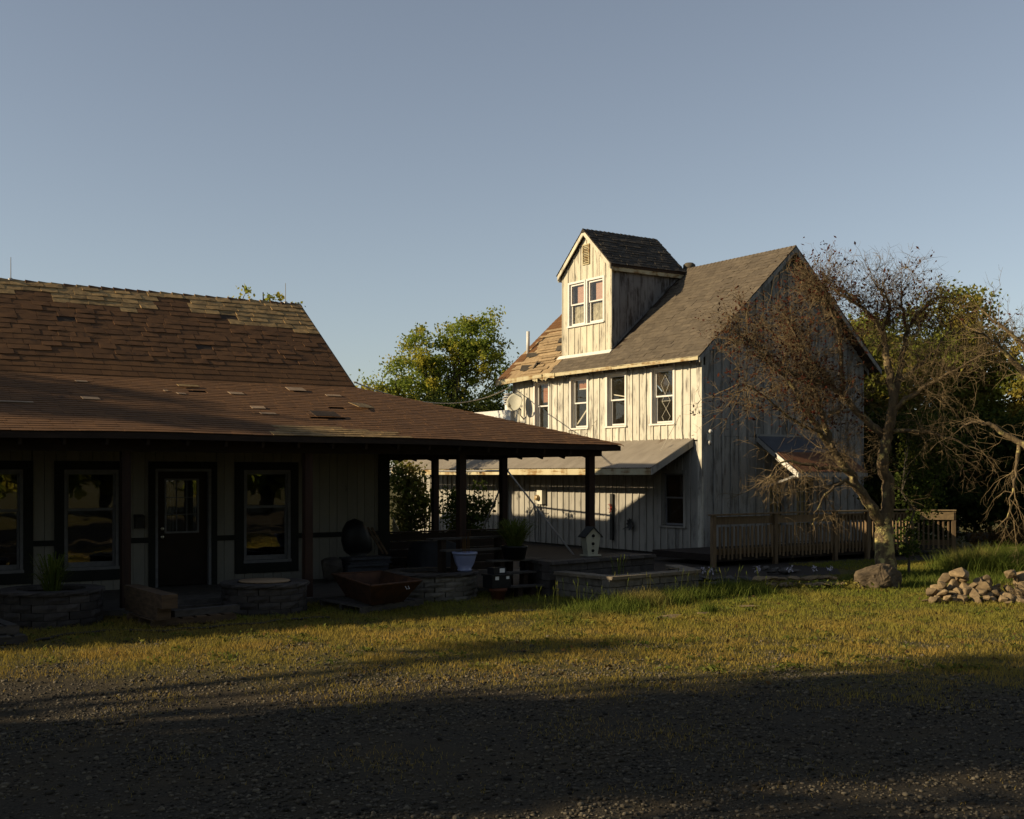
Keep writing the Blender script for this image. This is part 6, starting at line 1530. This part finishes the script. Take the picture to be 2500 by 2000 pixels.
sp += [(12.7, 13.65, .08, .06, 160, .2), (15.1, 15.55, .35, .2, 700, .24), (16.0, 15.1, .3, .12, 260, .12)]
tufts('tall_grass', 'taller green grass in front of the raised bed', sp, 31)
r9 = random.Random(8)
tufts('grass_clump', 'thick clump of long green grass behind the rock pile', [(22.6 + r9.uniform(-.9, 1.3), 15.6 + r9.uniform(-.6, .8), .22, .2, 420, r9.uniform(.35, .62)) for _ in range(22)] + [(26.0 + r9.uniform(-1, 1.6), 17.4 + r9.uniform(-1, 1), .3, .3, 300, r9.uniform(.3, .5)) for _ in range(14)], 32)
tufts('side_grass', 'green grass around the boulder and tree foot', [(19.6 + r9.uniform(-.6, 2.6), 14.6 + r9.uniform(-.5, 1.3), .3, .3, 340, r9.uniform(.10, .22)) for _ in range(26)], 33)
def stalks(n, box, h0, h1, seed):
    r = np.random.default_rng(seed); x0, x1, y0, y1 = box; polys = []
    for _ in range(n):
        p = np.array([r.uniform(x0, x1), 0, 0.]); p[1] = y0 + (y1 - y0) * r.random() + .36 * (p[0] - x0) * .3; hh = r.uniform(h0, h1); l_ = r.normal(size=2) * .12 * hh
        P = [p, p + [l_[0] * .4, l_[1] * .4, hh * .55], p + [l_[0] * .8, l_[1] * .8, hh * .82], p + [l_[0], l_[1], hh * .9], p + [l_[0] * 1.2, l_[1] * 1.2, hh]]
        polys.append((np.array(P), np.array([.0022, .002, .0018, .006, .0015])))
    V, F = tubes_np(polys, 4); return tag(np_mesh('seed_stalks', V, F, 'grass_tall'), 'thin seed-headed grass stalks before the raised bed', 'grass', kind='stuff')
stalks(80, (10.6, 15.6, 14.7, 15.5), .25, .55, 12)
def pot_grass(parent, c, n, h0, h1, spread, seed, name='leaves', m='grass_tall'):
    r = np.random.default_rng(seed); VV = []; FF = []
    for i in range(n):
        az = r.uniform(0, 6.28); d = np.array([math.cos(az), math.sin(az), 0]); s = np.array([-d[1], d[0], 0]); hh = r.uniform(h0, h1); sp_ = spread * r.uniform(.2, 1)
        b0 = np.array(c) + d * r.uniform(0, .12); k = len(VV) * 7
        pts = [b0, b0 + d * sp_ * .35 + [0, 0, hh * .6], b0 + d * sp_ * .8 + [0, 0, hh * .95], b0 + d * sp_ * 1.25 + [0, 0, hh * .85]]
        wd = [.006, .008, .006]
        V = []
        for j in range(3): V += [pts[j] - s * wd[j], pts[j] + s * wd[j]]
        V.append(pts[3]); VV.append(np.array(V)); FF += [(k, k + 1, k + 3), (k, k + 3, k + 2), (k + 2, k + 3, k + 5), (k + 2, k + 5, k + 4), (k + 4, k + 5, k + 6)]
    return np_mesh(name, np.concatenate(VV), np.array(FF), m, parent, origin=wloc(parent))
pot_grass(gp, (11.80, 17.75, .83), 320, .22, .56, .46, 3)
sp_ = thing('sprouting_bulb', 'few pale upright leaves sprouting at the corner of the front raised bed', 'plant', (12.75, 15.95, .35))
pot_grass(sp_, (12.75, 15.95, .35), 7, .35, .46, .12, 4)
g1_ = thing('planter_grass', 'tuft of long grass growing in the far left round planter', 'grass', (3.94, 18.0, .45)); pot_grass(g1_, (3.95, 18.0, .45), 150, .2, .6, .3, 5)
g2_ = thing('pot_seedling', 'thin dry stalks in the blue-white pot', 'plant', (10.68, 17.62, .76)); pot_grass(g2_, (10.68, 17.62, .76), 9, .3, .5, .05, 6, m='leaf_brown')
# white flowers in the shaded bed
for i, (x, y) in enumerate(((15.6, 17.9), (15.9, 18.0), (16.3, 17.7), (16.6, 17.8), (17.3, 17.2), (17.9, 16.9), (18.4, 16.7), (15.2, 18.1), (18.6, 16.5))):
    f_ = thing('white_flower', 'small white flower in the shaded bed, %s from the left' % ORD[[1, 2, 3, 4, 5, 6, 7, 0, 8][i]], 'flower', (x, y, 0), 'white flowers in the bed')
    MB().tube([(x, y, 0), (x + .01, y, .2)], .005, 4).build('stem', 'grass_tall', f_)
    C = np.array([x, y, .24]) + gr_.normal(size=(16, 3)) * .035; V, F = leaves(C, .06, gr_); np_mesh('bloom', V, F, 'flower_white', f_, origin=(x, y, 0))['kind'] = 'stuff'
# weeds at the stone border
r7 = np.random.default_rng(9); C = []
for _ in range(34):
    t = r7.random(); c = np.array([15.2 + 2.8 * t, 16.3 - 1.1 * t - r7.uniform(0, .5), .06]); C.append(c + r7.normal(size=(26, 3)) * [.09, .09, .045])
C = np.concatenate(C); C = C[C[:, 2] > .01]; V, F = leaves(C, .06, r7, up=1.0); tag(np_mesh('low_weeds', V, F, 'leaf_vine'), 'low leafy weeds along the sunlit edging stones', 'weeds', kind='stuff')

# ------------------------------------------------------------------ gravel
mat('gravel_stone', (0.088, 0.074, 0.052), (0.050, 0.042, 0.030), scale=(30, 30, 30), island=.85, rough=.9, bump=0)
def gravel(n, seed):
    r = np.random.default_rng(seed); x, y = scatter(n, 5.5, 16.5, -28, 28, r)
    for a0, a1 in ((-42, -28), (28, 42)):
        x2, y2 = scatter(n // 10, 5.5, 16.5, a0, a1, r); x = np.concatenate([x, x2]); y = np.concatenate([y, y2])
    am = lawn_amount(x, y); pt_ = .45 + .75 * vnoise(x, y, .8, 9.0) + .35 * vnoise(x, y, 2.6, 2.0)
    ok = (r.random(len(x)) < np.clip(1.15 - am * 1.05, .02, 1) * np.clip(pt_ + .25, .10, 1)) & free(x, y); x, y = x[ok], y[ok]; n = len(x)
    bm = bmesh.new(); bmesh.ops.create_icosphere(bm, subdivisions=1, radius=1); bm.verts.ensure_lookup_table()
    B = np.array([v.co[:] for v in bm.verts]); T = np.array([[v.index for v in f.verts] for f in bm.faces]); bm.free()
    s = np.clip(np.exp(r.normal(-4.62, .42, n)), .005, .030); sx = s * r.uniform(.8, 1.35, n); sy = s * r.uniform(.7, 1.1, n); sz = s * r.uniform(.4, .75, n)
    V = np.repeat(B[None], n, 0) * (1 + r.uniform(-.2, .2, (n, len(B), 1))); V *= np.stack([sx, sy, sz], 1)[:, None, :]
    a = r.uniform(0, 6.28, n); ca, sa = np.cos(a)[:, None], np.sin(a)[:, None]; X = V[..., 0] * ca - V[..., 1] * sa; Y = V[..., 0] * sa + V[..., 1] * ca
    V = np.stack([X + x[:, None], Y + y[:, None], V[..., 2] + (sz * .45)[:, None]], -1)
    F = (T[None] + (np.arange(n) * len(B))[:, None, None])
    tag(np_mesh('gravel', V.reshape(-1, 3), F.reshape(-1, 3), 'gravel_stone', smooth=True), 'loose grey gravel covering the yard in the foreground', 'gravel', kind='stuff')
gravel(76000, 15)

# fallen leaves and small broad-leaved weeds in the lawn
rl = np.random.default_rng(44)
x, y = scatter(5200, 8.5, 27, -26, 26, rl); ok = free(x, y) & (y + .78 * x > 15) & (rl.random(len(x)) < .25 + .6 * np.exp(-((x - 18) ** 2 + (y - 14.5) ** 2) / 14)); x, y = x[ok], y[ok]
V, F = leaves(np.stack([x, y, rl.uniform(.02, .06, len(x))], 1), .055, rl, up=2.0); tag(np_mesh('fallen_leaves', V, F, 'leaf_brown'), 'brown fallen leaves scattered over the lawn', 'leaves', kind='stuff')
x, y = scatter(420, 9.5, 22, -25, 25, rl); ok = free(x, y) & (y + .78 * x > 16.5); x, y = x[ok], y[ok]
C = np.repeat(np.stack([x, y, np.full(len(x), .03)], 1), 22, 0); C = C + rl.normal(size=C.shape) * [.07, .07, .018]; C[:, 2] = np.clip(C[:, 2], .012, .1)
V, F = leaves(C, .05, rl, up=1.4); tag(np_mesh('lawn_weeds', V, F, 'leaf_vine'), 'small broad-leaved weeds dotted through the lawn', 'weeds', kind='stuff')
